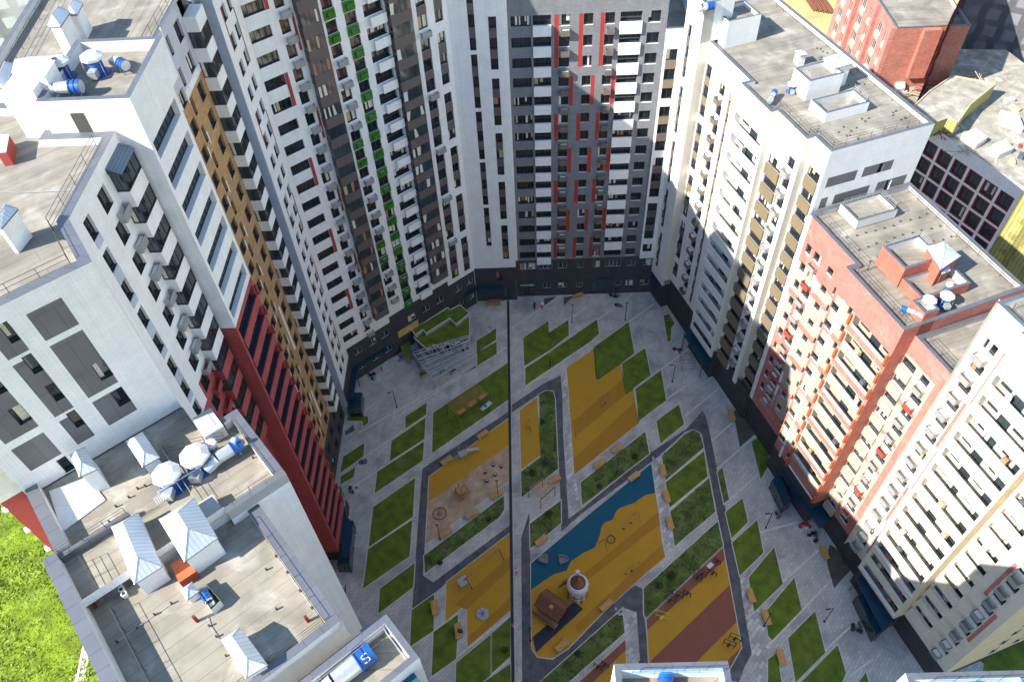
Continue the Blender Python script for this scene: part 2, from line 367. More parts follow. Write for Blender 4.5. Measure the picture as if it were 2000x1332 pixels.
def roofslab(b,pts,z,par=0.6,m='roof',wpar=0.45,cap='cap',inner=None,ang=0):
    """roof surface with a parapet; z = top of the parapet"""
    ins=inset(pts,wpar); n=len(pts); zr=z-par
    ca,sa=math.cos(R_(ang)),math.sin(R_(ang))
    b.roof.poly([(x,y,zr) for x,y in ins],m,[(x*ca+y*sa,-x*sa+y*ca) for x,y in ins])
    for i in range(n):
        j=(i+1)%n
        L=(Vector(pts[j])-Vector(pts[i])).length
        b.cap.poly([(*pts[i],z),(*pts[j],z),(*ins[j],z),(*ins[i],z)],cap,[(0,.1),(L,.1),(L,.5),(0,.5)])
        b.wall.poly([(*ins[i],zr),(*ins[i],z),(*ins[j],z),(*ins[j],zr)],inner or 'capwhite')
        o=inset([pts[i],pts[j],ins[j],ins[i]],0)
def prism(mb,pts,z0,z1,m,mt=None,skip=()):
    n=len(pts)
    for i in range(n):
        if i in skip: continue
        j=(i+1)%n; L=(Vector(pts[j])-Vector(pts[i])).length
        mb.poly([(*pts[i],z0),(*pts[j],z0),(*pts[j],z1),(*pts[i],z1)],m,[(0,z0),(L,z0),(L,z1),(0,z1)])
    if mt: mb.poly([(x,y,z1) for x,y in pts],mt)
def railing(mb,pts,z,h=0.9,step=1.6,m='rail',closed=False,r=0.022,rails=3):
    L_=mb; mb=MB(); L_.append(mb)
    P=list(pts)+([pts[0]] if closed else [])
    for a,b in zip(P,P[1:]):
        a=Vector(a);b=Vector(b); L=(b-a).length; k=max(1,int(L/step))
        for i in range(k+1):
            q=a+(b-a)*i/k; mb.bar((q.x,q.y,z),(q.x,q.y,z+h),r,m)
        for i in range(rails):
            zz=z+h*(i+1)/rails-.02; mb.bar((a.x,a.y,zz),(b.x,b.y,zz),r*.8,m)
# ======================= BUILDINGS =======================
S=3.0
nR=(math.cos(R_(19)),math.sin(R_(19))); dR=(math.sin(R_(19)),-math.cos(R_(19)))
def RP(p,t): return (nR[0]*p+dR[0]*t, nR[1]*p+dR[1]*t)
def FR(p): return Frame((nR[0]*p,nR[1]*p),-71)        # court-facing planes of the eastern row, u=t
def FT(t): return Frame((dR[0]*t,dR[1]*t),19)         # their camera-facing returns, u=p
# ---- dark brick tower straight ahead ----
b=Bld('apartment_tower','dark grey brick tower with red strips and white balcony panels at the far end',(9,98.7),'tower block')
Fm=Frame((0,98.7),0); ZT=57.5
f=b.fac(Fm,-1.7,19.66,8.96,ZT,'darkbrick')
f.paint(-1.7,-1.32,8.96,ZT,'white')
for k in range(15):
    T=52.9-S*k
    f.win(-.9,1.75,T-1.42,T,n=5); f.win(2.02,4.42,T-1.35,T,n=3,d=.5); f.box('balcony_panel',2.0,4.44,T-2.85,T-1.33,.01,.3,'white')
    left= k in (0,1,2,5,6,9,10,13,14)
    for i,(a,c) in enumerate(((5.45,6.9),(8.7,9.95),(11.5,12.78))):
        f.win(a,c,T-1.62,T,n=2,sill='sillw')
        if i!=1: f.ac(a+.25,c+.0,T-2.8,T-1.95,m='acbrown')
    f.win(13.5,16.35,T-1.35,T,n=5,d=.5); f.box('balcony_panel',13.45,16.4,T-2.95,T-1.33,.01,.3,'white')
    f.win(17.15,18.8,T-1.65,T,n=2,sill='sillw')
for (k0,k1,lf) in ((0,2,1),(3,4,0),(5,6,1),(7,8,0),(9,10,1),(11,12,0),(13,14,1)):
    for (l,r) in (((4.85,5.4),(6.95,7.5)),((8.1,8.66),(9.99,10.52)),((10.92,11.46),(12.82,13.38))):
        a,c=l if lf else r
        f.paint(a,c,52.9-S*k1-1.62,52.9-S*k0,'red' if 0 else 'orangered') 

# dark base
f=b.fac(Fm,-1.7,23.2,0,8.96,'basebrick')
for a,c in ((-.9,1.87),(2.3,4.65),(5.75,7.2),(9.03,10.15),(11.85,12.95),(13.9,16.6),(17.6,19.1),(20.5,21.95)): f.win(a,c,6.55,8.25,style='glassb',cur=.6,frame='whiteframe')
for a,c in ((3.0,4.4),(5.75,7.2),(9.0,10.1),(15.9,17.0),(17.75,19.1),(20.3,21.9)): f.win(a,c,1.7,3.2,style='glassb',cur=.6,frame='whiteframe')
f.win(11.6,14.4,.1,2.9,n=3,style='glassb'); f.win(-.4,.6,.1,2.6,n=1,style='glassb')
prism(b.wall,[(19.66,98.7),(19.66,116),(-1.7,116),(-1.7,98.7)],0,ZT,'darkbrick',skip=(3,))
roofslab(b,[(-1.7,98.7),(19.66,98.7),(19.66,116),(-1.7,116)],ZT)
# white column at its right
f=b.fac(Frame((0,98.45),0),19.68,23.0,8.7,50.4,'white')
for k in range(14):
    T=47.5-2.96*k
    if T-1.7<8.8: break
    f.win(20.0,21.55,T-1.65,T,n=2)
    if k%4!=0 or k==0:
        pass
    if k%3!=0: f.paint(20.0,21.55,T,T+1.3,'brown' if k>4 else 'beigepanel')
prism(b.wall,[(19.68,98.45),(23.0,98.45),(24,112),(19.68,112)],8.7,50.4,'white',skip=(0,))
roofslab(b,[(19.68,98.45),(23.0,98.45),(24,112),(19.68,112)],50.4,par=.7)
b.finish()
# ---- big white and green tower on the left ----
b=Bld('apartment_tower','tall white tower with brown glazed balconies and a green zigzag column',(-18,88),'tower block')
ZA=73.6; FA=Frame((-29.12,80.56),40); SA=2.97
f=b.fac(FA,0,26.3,8.2,ZA,'white')
f.paint(8.6,20.7,8.2,9.4,'basebrick')
k=-20
for k in range(-17,22):
    z=24.65+SA*k
    if 9.0<z<72: f.win(.15,2.77,z,z+1.35,n=4,rv='sill' if 0 else None)
    if k%4 in(1,2) and 9<z<72: f.box('red_panel',2.78,3.2,z-(0.0 if k%4==2 else 0.0),z+(1.35 if k%4==2 else SA-.01),.01,.06,'orangered')
    z=21.3+2.975*k
    if 9.3<z<71: f.win(3.87,5.05,z,z+1.72,n=2); f.ac(4.15,5.35,z-1.15,z-.35)
    z=16.25+SA*k
    if 12<z<71:
        f.win(9.25,10.68,z,z+1.55,n=2); g=(k%6) in (2,3)
        if g: f.box('green_balcony',9.22,10.75,z-1.25,z-.05,.01,.12,'green'); f.ac(9.65,10.55,z-1.0,z-.3,.42,'green')
        else: f.ac(9.6,10.9,z-1.15,z-.35)
    z=49.05+SA*k
    if 10.4<z<71:
        f.win(11.85,13.4,z,z+1.5,n=2); 
        f.box('green_balcony',11.82,13.45,z-1.35,z-.05,.01,.12,'green'); f.ac(12.2,13.15,z-1.1,z-.35,.42,'green')
    z=49.2+SA*k
    if 9.5<z<71:
        f.win(14.4,17.15,z,z+1.5,n=4,d=.5)
        f.box('balcony_panel',14.95,17.2,z-1.35,z-.1,.01,.5,'white')
    z=47.2+SA*k
    if 10<z<72:
        bal=MB(); P=FA.P; bal.box8([P(17.35,z,1),P(20.45,z,1),P(20.45,z,0),P(17.35,z,0),P(17.35,z+1.38,1),P(20.45,z+1.38,1),P(20.45,z+1.38,0),P(17.35,z+1.38,0)],'brown')
        mb=MB(); P=FA.P
        for (a,c,n0,n1) in ((17.4,20.4,.93,.98),):
            mb.poly([P(a,z+1.38,n1),P(c,z+1.38,n1),P(c,z+SA,n1),P(a,z+SA,n1)],'glassb')
        mb.poly([P(17.4,z+1.38,0),P(17.4,z+1.38,.98),P(17.4,z+SA,.98),P(17.4,z+SA,0)],'glassb'); mb.poly([P(20.4,z+1.38,0),P(20.4,z+1.38,.98),P(20.4,z+SA,.98),P(20.4,z+SA,0)],'glassb')
        for q in range(5):
            u=17.4+q*.75; mb.bar(P(u,z+1.38,.98),P(u,z+SA,.98),.035,'frame')
        for q in range(4):
            if random.random()<.3: a=17.45+q*.75; mb.poly([P(a,z+1.5,.985),P(a+random.uniform(.3,.65),z+1.5,.985),P(a+random.uniform(.3,.65),z+SA-.1,.985),P(a,z+SA-.1,.985)],random.choice(['curtain','curtain','whiteframe']))
        b.item('balcony',bal,P(19,z),('glazing',mb))
    z=53.0+2.975*k
    if 9.5<z<72:
        bal=MB(); P=FA.P; bal.box8([P(5.9,z,1),P(8.45,z,1),P(8.45,z,0),P(5.9,z,0),P(5.9,z+1.36,1),P(8.45,z+1.36,1),P(8.45,z+1.36,0),P(5.9,z+1.36,0)],'brown')
        mb=MB(); P=FA.P; zz=z+1.36; zt=z+2.975
        mb.poly([P(5.95,zz,.98),P(8.4,zz,.98),P(8.4,zt,.98),P(5.95,zt,.98)],'glassb')
        mb.poly([P(5.95,zz,0),P(5.95,zz,.98),P(5.95,zt,.98),P(5.95,zt,0)],'glassb'); mb.poly([P(8.4,zz,0),P(8.4,zz,.98),P(8.4,zt,.98),P(8.4,zt,0)],'glassb')
        for q in range(5):
            u=5.95+q*.6125; mb.bar(P(u,zz,.98),P(u,zt,.98),.035,'frame')
        for q in range(4):
            if random.random()<(.6 if z>45 else .15): a=6+q*.61; mb.poly([P(a,zz+.1,.985),P(a+random.uniform(.2,.5),zz+.1,.985),P(a+random.uniform(.2,.5),zt-.1,.985),P(a,zt-.1,.985)],random.choice(['curtain','curtaino','curtainy']))
        b.item('balcony',bal,P(7,z),('glazing',mb))
for j in range(5):
    zt=26.2+11.9*j; f.box('red_panel',5.42,5.72,zt-4.4,zt,.01,.06,'orangered')
for j in range(-2,8):
    z0=9.2+8.9*(j+2)
    for q in range(3):
        z=z0+q*2.97
        if z<71:
            f.win(21.72,23.2,z,z+1.75,n=2,style='glass')
            if q<2: f.box('spandrel_panel',21.74,23.18,z+1.78,z+2.94,.0,.05,'brown')
            f.win(24.38,25.65,z,z+1.5,n=2)
            if q<2: f.box('spandrel_panel',24.4,25.63,z+1.53,z+2.94,.0,.05,'brown')
    if z0<71: f.ac(21.85,23.3,z0-1.15,z0-.35)
FB=Frame((-29.0,0),90)
f=b.fac(FB,73.6,80.5,6.5,ZA,'white')
for k in range(-4,22):
    z=65.65-S*k
    if z>6.9:
        f.win(75.1,76.35,z,z+1.6,n=2,cur=0); f.win(77.25,78.4,z-3.05+(1.5 if 0 else 0),z-1.4,n=2,cur=0) if z>10 else None
        g=k%4
        if g in(0,1): f.box('red_panel',74.95,75.08,z-(1.4 if g==0 else 0),z+1.6,.01,.05,'orangered'); f.box('red_panel',78.43,78.56,z-3.05,z-.1,.01,.05,'orangered')
# base of it
f=b.fac(FA,0,26.3,0,8.2,'basebrick')
for u in (1.2,4.0,6.5,12,15,18,22,24.4): f.win(u,u+1.6,5.4,7.0,style='glassb',cur=.5,frame='whiteframe'); f.win(u,u+1.6,1.6,3.2,style='glassb',cur=.5,frame='whiteframe')
f.paint(9.6,13.8,3.4,5.0,'yellowsign')
f=b.fac(FB,73.6,80.5,0,6.5,'basebrick'); f.win(75,76.4,1.5,3.2,style='glassb'); f.win(77.6,79,1.5,3.2,style='glassb')
C3=(FA.P(26.3,0)[0],FA.P(26.3,0)[1])
A0=(-29.0,73.6); A1=(-29.0,80.5)
prism(b.wall,[(-30.6,73.6),(-29.0,73.6)],0,ZA,'bluegrey',skip=(1,))  # blue-grey puts the shade on this white south wall into its colour
base=[(-30.6,73.6),(-29,73.6),(-29.0,80.56),C3,(-8,112),(-44,96)]
prism(b.wall,base,0,ZA,'white',skip=(0,1,2)); roofslab(b,base,ZA)
# white link to the dark tower
FC=Frame((0,97.9),0)
f=b.fac(FC,-9.0,-1.7,8.2,58,'white')
for j in range(5):
    z=48.2+8.85-8.85*j
    for q in range(3):
        zz=z-q*3.25
        if zz-1.75>8.3 and zz<57.5: 
            f.win(-6.42,-5.56,zz-1.75,zz,n=1)
            if q<2: f.paint(-6.42,-5.56,zz-3.25,zz-1.75,'brown')
    z=53.4-8.9*j
    for q in range(3):
        zz=z-q*2.97
        if zz-1.6>8.3:
            f.win(-3.8,-2.75,zz-1.6,zz,n=1)
            if q<2: f.paint(-3.8,-2.75,zz-2.97,zz-1.6,'brown')
f=b.fac(FC,-9.0,-1.7,0,8.2,'basebrick'); f.win(-5.2,-4.2,5.0,7.2,n=1,style='glassb'); f.win(-4.2,-2.6,.1,2.8,n=2,style='glassb',cut=True)
prism(b.wall,[(-9,97.9),(-1.7,97.9),(-1.7,112),(-9,112)],0,58,'white',skip=(0,)); roofslab(b,[(-9,97.9),(-1.7,97.9),(-1.7,112),(-9,112)],58)
b.finish()
# ---- tan brown tower ----
b=Bld('apartment_tower','tan brown brick tower with stacked white corner balconies',(-33,64),'tower block')
Fb=Frame((-30.0,0),90); ZB=71.4
f=b.fac(Fb,55.6,68.1,8.0,ZB,'lilac')
f.paint(55.6,68.1,8.0,64.75,'tan'); f.paint(55.6,68.1,64.75,65.5,'white')
for k in range(0,22):
    z=59.65-S*k+9
    if z>8.2: f.win(65.8,67.28,z,z+1.75,n=2,cur=.08)
    z=59.8-S*k+9
    if z>8.2: f.win(63.42,64.08,z,z+1.75,n=1,cur=0); (f.box('trim_strip',64.12,64.3,z-.5,z+.9,.0,.05,'white') if k%2 else None)
    z=61.7-S*k+9
    if z>8.2: f.win(61.6,63.0,z,z+1.5,n=2,cur=.05); (f.box('trim_strip',63.04,63.22,z-.3,z+.9,.0,.05,'white') if k%2==0 else None)
    z=60.6-S*k+9
    if z>8.2: f.win(57.6,59.4,z,z+1.6,n=2,cur=.05)
for z0,z1,y in ((27,35,64.9),(20.5,27,60.9),(12,18,64.9),(36,41,60.6)): f.box('trim_strip',y,y+.42,z0,z1,.0,.05,'white')
f=b.fac(Fb,55.6,73.6,0,8.0,'basebrick')
for u in (57,60,63,66,69,71.5): f.win(u,u+1.4,5,6.6,style='glassb'); f.win(u,u+1.4,1.4,3.0,style='glassb')
f=b.fac(Frame((-30.6,0),90),70.6,73.6,8,ZB,'bluegrey')
for k in range(21): f.win(71.6,72.7,8.9+S*k,10.5+S*k,n=1,cur=0); f.ac(72.2,73.3,8.0+S*k,8.75+S*k) if k else None
for k in range(21):
    z=8.9+S*k-.15; x0,x1=-30.0,-28.8
    if z<9: z=9
    bal=MB(); bal.box(x0,x1,68.1,70.6,z-.25+.0,z+1.15,'white')
    mb=MB(); a0=z+1.15; a1=z+2.75
    mb.poly([(x0,68.14,a0),(x1-.04,68.14,a0),(x1-.04,68.14,a1),(x0,68.14,a1)],'glassb'); mb.poly([(x1-.04,68.14,a0),(x1-.04,70.56,a0),(x1-.04,70.56,a1),(x1-.04,68.14,a1)],'glass')
    mb.poly([(x0,70.56,a0),(x1-.04,70.56,a0),(x1-.04,70.56,a1),(x0,70.56,a1)],'glassb')
    for p in ((x0+.03,68.12),(x0+.6,68.12),(x1-.03,68.12),(x1-.02,69.3),(x1-.02,70.55)): mb.bar((*p,a0),(*p,a1),.04,'frame')
    if k%3==0: mb.poly([(x0+.1,68.13,a0+.1),(x0+.4,68.13,a0+.1),(x0+.4,68.13,a1),(x0+.1,68.13,a1)],'curtain')
    b.item('balcony',bal,(x1,69,z),('glazing',mb) if k<20 else None)
zt=8.9+20*S+2.6
mb=MB(); mb.poly([(-30.05,68.0,zt+.55),(-28.7,68.0,zt-.1),(-28.7,70.7,zt-.1),(-30.05,70.7,zt+.55)],'sheet'); b.item('balcony_roof',mb,(-29,69,zt))
bp=[(-30,55.6),(-30,70.6),(-30.6,70.6),(-30.6,73.6),(-44,73.6),(-42.5,55.6)]
prism(b.wall,bp,0,ZB,'lilac',skip=(0,2)); roofslab(b,bp,ZB,ang=90)
railing(b.rail,[(-30.9,56.5),(-30.9,69.8)],ZB-.6,1.1); railing(b.rail,[(-41,57),(-42.5,72)],ZB-.6,1.1)
b.finish()
# ---- white over red corner tower with its two wings ----
b=Bld('apartment_tower','white tower turning red lower down, with long recessed balconies',(-30,46),'tower block')
ZR=49.7
f=b.fac(Frame((-27.2,0),90),48.75,55.6,2.6,74,'white'); f.paint(48.75,55.6,2.6,ZR,'red')
for k in range(-2,20):
    z=62.55-S*k
    if z>3.2 and z<70: 
        f.win(49.15,55.1,z-.05,z+1.45,n=7,d=.55,sill='sillw' if z>ZR else 'sill',cur=0,frame='frame')
        if z<ZR: f.box('balcony_ledge',49.1,55.3,z-1.3,z-.02,.01,.14,'red')
        if z<ZR: f.box('balcony_fin',55.3,55.55,z-.3,z+1.0,.01,.3,'red')
f=b.fac(Frame((0,48.75),0),-29.3,-27.2,2.6,74,'white'); f.paint(-29.3,-27.2,2.6,ZR,'red'); f.paint(-29.3,-27.2,68,74,'white')
f=b.fac(Frame((0,48.75),0),-33.9,-29.3,71.0,74,'white')
prism(b.wall,[(-27.2,48.75),(-27.2,57)],0,2.6,'basebrick',skip=(1,)); prism(b.wall,[(-29.3,48.8),(-27.25,48.8)],0,2.6,'basebrick',skip=(1,))
prism(b.wall,[(-27.2,55.6),(-30,55.6)],2.6,71.4,'white',skip=(1,))
pent=[(-33.9,48.75),(-27.2,48.75),(-27.2,57.2),(-33.9,57.2)]
prism(b.wall,pent,70.5,74,'white',skip=(0,1)); prism(b.wall,[(-27.2,55.6),(-27.2,57.2)],70.6,74,'white',skip=(1,)); roofslab(b,pent,74,par=.9,m='roof')
mb=MB(); mb.poly([(-31.9,48.73,70.8),(-30.9,48.73,70.8),(-30.9,48.73,73.0),(-31.9,48.73,73.0)],'rail'); b.item('door',mb,(-31,48,71))
# white block at the penthouse's left
mb=MB(); mb.box(-36.2,-33.9,49.2,53.4,70.8,74.6,'white'); 
mb.poly([(-36.4,52.8,75.0),(-33.7,52.8,75.0),(-33.7,54.6,74.2),(-36.4,54.6,74.2)],'sheet'); mb.poly([(-36.4,52.8,75.0),(-33.7,52.8,75.0),(-33.7,51.6,74.6),(-36.4,51.6,74.6)],'sheet'); b.item('roof_housing',mb,(-35,50,72))
# east face of the lower wing (E1)
f=b.fac(Frame((-29.3,0),90),39.2,48.75,0,71.4,'white'); f.paint(39.2,48.75,0,ZR-.4,'red'); f.paint(39.2,42.6,47.0,ZR+3,'white')
for k in range(0,12):
    z=68.42-S*k
    f.win(40.2,41.25,z,z+1.72,n=1,cur=.2); f.win(43.0,44.42,z-1.4 if 0 else z,z+1.72,n=2,cur=.2)
    if k%2==0: f.box('spandrel_panel',40.22,41.23,z-.72,z-.02,.0,.04,'bluegrey')
    else: f.box('spandrel_panel',40.22,41.23,z-1.26,z-.02,.0,.04,'bluegrey')
    f.ac(43.9,45.2,z-1.55,z-.75,.55,'acmetal' if z>ZR else 'red')
    y0,y1,x0,x1=45.45,48.3,-29.3,-28.4; zb=62.52+6-S*k; cm='white' if zb>ZR-1 else 'red'
    bal=MB(); bal.box(x0,x1,y0,y1,zb-1.45,zb,cm)
    mb=MB(); a0,a1=zb,zb+1.55
    mb.poly([(x0,y0+.03,a0),(x1-.04,y0+.03,a0),(x1-.04,y0+.03,a1),(x0,y0+.03,a1)],'glassb'); mb.poly([(x1-.04,y0+.03,a0),(x1-.04,y1,a0),(x1-.04,y1,a1),(x1-.04,y0+.03,a1)],'glass')
    for p in ((x0+.03,y0+.02),(x0+.45,y0+.02),(x1-.03,y0+.02),(x1-.02,y0+.95),(x1-.02,y0+1.9),(x1-.02,y1-.02)): mb.bar((*p,a0),(*p,a1),.04,'frame')
    mb.bar((x0,y0,a0+.03),(x1,y0,a0+.03),.05,'frame'); mb.bar((x1,y0,a0+.03),(x1,y1,a0+.03),.05,'frame')
    if k%2: mb.poly([(x0+.1,y0+.02,a0+.1),(x0+.4,y0+.02,a0+.1),(x0+.4,y0+.02,a1),(x0+.1,y0+.02,a1)],'curtain')
    b.item('balcony',bal,(x1,47,zb),('glazing',mb))
zt=62.52+6+1.55
mb=MB(); mb.poly([(-29.3,45.35,zt+.55),(-28.3,45.35,zt),(-28.3,48.4,zt),(-29.3,48.4,zt+.55)],'sheetdark'); mb.poly([(-29.3,45.36,zt),(-28.3,45.36,zt),(-29.3,45.36,zt+.55)],'frame'); b.item('balcony_roof',mb,(-29,47,zt))

# camera-facing white wall with grey blocks (wing turned 39.5 degrees)
PL=(-26.4,35.1); FL=Frame(PL,39.5)
f=b.fac(FL,-11.5,0,56.2,71.4,'white')
def blk(u0,u1,z0,z1): f.paint(u0,u1,z0,z1,'greyblock')
blk(-4.7,-2.56,67.6,70.05); blk(-4.72,-2.6,61.6,67.1); blk(-4.72,-2.6,58.3,61.1); blk(-7.04,-5.76,61.55,67.07); blk(-7.04,-5.8,58.2,61.03); blk(-10.3,-8.1,61.6,67.1); blk(-7.0,-5.7,67.6,70.04); blk(-10.3,-8.15,58.25,60.9); blk(-10.3,-8.1,67.6,70.0)
for u0,u1,z0 in ((-3.42,-2.58,62.4),(-3.45,-2.6,59.4),(-6.37,-5.76,65.65),(-6.38,-5.78,62.72),(-6.42,-5.82,59.67),(-6.28,-5.72,68.6),(-8.9,-8.08,62.4),(-8.9,-8.08,65.5)):
    f.win(u0,u1,z0,z0+1.68,n=1,d=.3,cur=.9,rv='greyblock',sill='sill')
f.win(-8.76,-8.1,56.3,57.9,n=1,cur=1,rv='white')
W1=FL.P(-11.5,0)[:2]; W2=FL.P(0,0)[:2]
wing=[W1,W2,(-29.3,39.2),(-29.3,48.75),(-33.9,48.75),(-33.9,53),(-46,53),(-46,42)]
prism(b.wall,wing,0,71.4,'white',skip=(0,2,3,4)); roofslab(b,wing,71.4,par=.6,wpar=.75,ang=40)
ri=inset(wing,1.15); railing(b.rail,[ri[0],ri[1],ri[2],ri[3]],70.8,1.1,1.8)
# lower west wall seen below the roof edge
f=b.fac(FL,-16,-11.52,20,64,'cream'); f.paint(-16,-11.5,20,57,'salmonred'); f.paint(-16,-13.3,20,64,'red')
WW=FL.P(-13.0,0)[:2]
f.u=(-13.0,-11.52)
for k in range(9): f.box('ledge',-13.25,-12.95,56.0-S*k,56.25-S*k,-.3,.1,'white')
prism(b.wall,[(WW[0]-.77*1+.64*0,WW[1]-.64),WW],20,64,'red',skip=(0,1))
b.finish()
# ---- near-left block (roof in the lower left corner) ----
b=Bld('apartment_tower','white tower whose wide flat roof fills the lower left corner',(-24,26),'tower block')
ZW=57.0
du=(math.cos(R_(39.5)),math.sin(R_(39.5))); dv=(math.sin(R_(39.5)),-math.cos(R_(39.5)))
def LC(u,v): return (PL[0]+du[0]*u+dv[0]*v, PL[1]+du[1]*u+dv[1]*v)   # u along the wall, v out of it
LA=39.5
hi=[LC(-11.4,.03),LC(-11.4,6.1),LC(-12.25,6.1),LC(-12.25,10.5),LC(-1.5,10.5),LC(-1.5,11.05),LC(3.02,11.05),LC(3.02,3.7),LC(1.7,3.7),LC(1.7,2.5),LC(.05,2.5),LC(.05,.03)]
pw=at(667,1211,55.9); uw=(pw[0]-PL[0])*du[0]+(pw[1]-PL[1])*du[1]; vw=(pw[0]-PL[0])*dv[0]+(pw[1]-PL[1])*dv[1]
lo=[LC(-12.25,10.5),LC(-12.25,vw),LC(uw,vw),LC(uw,10.9),LC(-1.5,10.9),LC(-1.5,10.5)]
prism(b.wall,hi,0,56.1,'white',skip=(10,11,3,4))
prism(b.wall,hi,56.1,ZW,'white',skip=(11,))
ins=inset(hi,.4); b.roof.poly([(x,y,56.1) for x,y in hi],'rooflight',[((x-PL[0])*du[0]+(y-PL[1])*du[1],(x-PL[0])*dv[0]+(y-PL[1])*dv[1]) for x,y in hi])
def capline(b,a,c,w,z0,z1,m='cap',side=1,mw='capwhite'):
    """low parapet wall from a to c, w wide to the left of a->c"""
    a=Vector(a);c=Vector(c); d=(c-a).normalized(); n=Vector((-d.y,d.x))*side*w; L=(c-a).length
    q=[(a.x,a.y),(c.x,c.y),(c.x+n.x,c.y+n.y),(a.x+n.x,a.y+n.y)]
    b.cap.poly([(x,y,z1) for x,y in q],m,[(0,.1),(L,.1),(L,.5),(0,.5)])
    for i in range(4):
        j=(i+1)%4; b.wall.poly([(*q[i],z0),(*q[j],z0),(*q[j],z1),(*q[i],z1)],mw)
capline(b,LC(-11.4,.1),LC(-11.4,6.1),.85,56.1,57.02); capline(b,LC(-12.25,6.1),LC(-12.25,vw-.1),.85,55.3,57.0); capline(b,LC(-11.4,6.1),LC(-12.25,6.1),.5,56.1,57.01,side=1)
capline(b,LC(-1.5,11.05),LC(3.02,11.05),.5,56.0,57.0); capline(b,LC(3.02,11.05),LC(3.02,3.7),.75,56.0,57.02); capline(b,LC(3.0,3.7),LC(1.7,3.7),.5,56.0,57.0)
capline(b,LC(-8.5,10.5),LC(-1.5,10.5),.25,55.3,56.25,m='pale'); capline(b,LC(-11.3,6.6),LC(-6.6,6.6),.35,56.1,56.75,mw='cap')
prism(b.wall,lo,0,55.3,'white',skip=(0,3,4,5)); prism(b.wall,[LC(-12.25,10.5),LC(-12.25,21.4)],0,57,'white',skip=(1,))
b.roof.poly([(x,y,55.3) for x,y in lo],'rooflight',[((x-PL[0])*du[0]+(y-PL[1])*du[1],(x-PL[0])*dv[0]+(y-PL[1])*dv[1]) for x,y in lo])
capline(b,LC(uw,vw),LC(uw,11.05),.85,55.3,55.9); capline(b,LC(-11.4,vw),LC(uw-.02,vw),.55,55.3,55.92)
b.wall.poly([(*LC(-12.25,vw),30),(*LC(uw,vw),30),(*LC(uw,vw),55.3),(*LC(-12.25,vw),55.3)],'white')
# pedestal by the red wall
prism(b.wall,[LC(.06,2.55),LC(.06,4.7),LC(1.55,4.7),LC(1.55,2.55)],56.1,57.3,'capwhite','greycap')
prism(b.wall,[LC(.4,3.0),LC(.4,4.2),LC(1.15,4.2),LC(1.15,3.0)],57.3,57.34,'capwhite','capwhite')
# low terrace and fan box in front
t2=[LC(-9,vw),LC(-9,28),LC(1.9,28),LC(1.9,vw)]
prism(b.wall,t2,0,52.6,'white','roof',skip=(3,)); capline(b,LC(1.9,23),LC(1.9,vw+.1),.75,52.6,53.2)
bx=[LC(-9,23.15),LC(-9,26.7),LC(2.85,26.7),LC(2.85,23.15)]
prism(b.wall,bx,50,55.5,'white'); prism(b.wall,[LC(1.9,26.7),LC(2.85,26.7),LC(2.85,23.15),LC(1.9,23.15)],0,50,'white')
roofslab(b,bx,55.5,par=1.1,wpar=.42)
for k in range(3):
    q=[LC(1.0-k*1.6,26.75),LC(1.0-k*1.6,27.4),LC(2.2-k*1.6,27.4),LC(2.2-k*1.6,26.75)]
    prism(b.wall,q,50,54.2,'glassb','rubberblue')
# railings
railing(b.rail,[LC(-10.3,7.5),LC(-10.3,10.2)],56.1,1.1,1.2); railing(b.rail,[LC(-10.2,11.6),LC(-10.2,vw-.7)],55.3,1.1,1.5); railing(b.rail,[LC(-6.7,6.4),LC(-11.2,6.4)],56.7,.9,1.3)
railing(b.rail,[LC(-1.3,10.35),LC(2.3,10.35),LC(2.25,4.4)],56.1,1.1,1.4); railing(b.rail,[LC(uw-.9,11.9),LC(uw-.9,vw-.8),LC(-8,vw-.8)],55.3,1.0,1.6)
railing(b.rail,[LC(-2.6,3.2),LC(1.2,5.0)],56.1,1.1,1.2); railing(b.rail,[LC(-8.4,23.7),LC(2.2,23.7),LC(2.2,26.2)],54.4,1.2,1.4,'galv'); railing(b.rail,[LC(-2.7,3.5),LC(-2.7,8.6)],56.1,1.0,1.3,'galv')
# vent houses with metal hip roofs
def house(b,c,z0,ze,hr,m='white',ridge=None,ang=None,roof='sheet',ov=.12):
    """c: 4 corners; ridge runs between mid points of sides 0-1 and 2-3, pulled in"""
    mb=MB(); ic=inset(c,ov); prism(mb,ic,z0,ze,m); hw=mb.build('roof_housing',b.root); hw['_w']=b.root['_w']
    r=MB(); m01=((c[0][0]+c[1][0])/2,(c[0][1]+c[1][1])/2); m23=((c[2][0]+c[3][0])/2,(c[2][1]+c[3][1])/2)
    L=(Vector(m23)-Vector(m01)); w=(Vector(c[1])-Vector(c[0])).length; k=min(.5,(w/2)/max(L.length,.01))
    ra=(m01[0]+L.x*k,m01[1]+L.y*k,ze+hr); rb=(m23[0]-L.x*k,m23[1]-L.y*k,ze+hr)
    P=[(x,y,ze) for x,y in c]; 
    if k>=.499:
        for i in range(4): r.poly([P[i],P[(i+1)%4],ra],roof)
    else:
        r.poly([P[0],P[1],ra],roof); r.poly([P[1],P[2],rb,ra],roof); r.poly([P[2],P[3],rb],roof); r.poly([P[3],P[0],ra,rb],roof)
    r.poly(list(reversed(P)),'frame')
    for i in range(4):
        j=(i+1)%4; r.poly([P[i],(P[i][0],P[i][1],ze-.1),(P[j][0],P[j][1],ze-.1),P[j]],'cap')
    for e0,e1 in ((P[0],ra),(P[1],ra),(P[2],rb),(P[3],rb),(ra,rb)): r.bar(e0,e1,.045,'galv')
    r.build('housing_roof',hw)
def pxq(pts,z): return [at(x,y,z) for x,y in pts]
house(b,pxq([(278,912),(312,893),(278,843),(245,862)],57.7),56.1,57.7,.6)
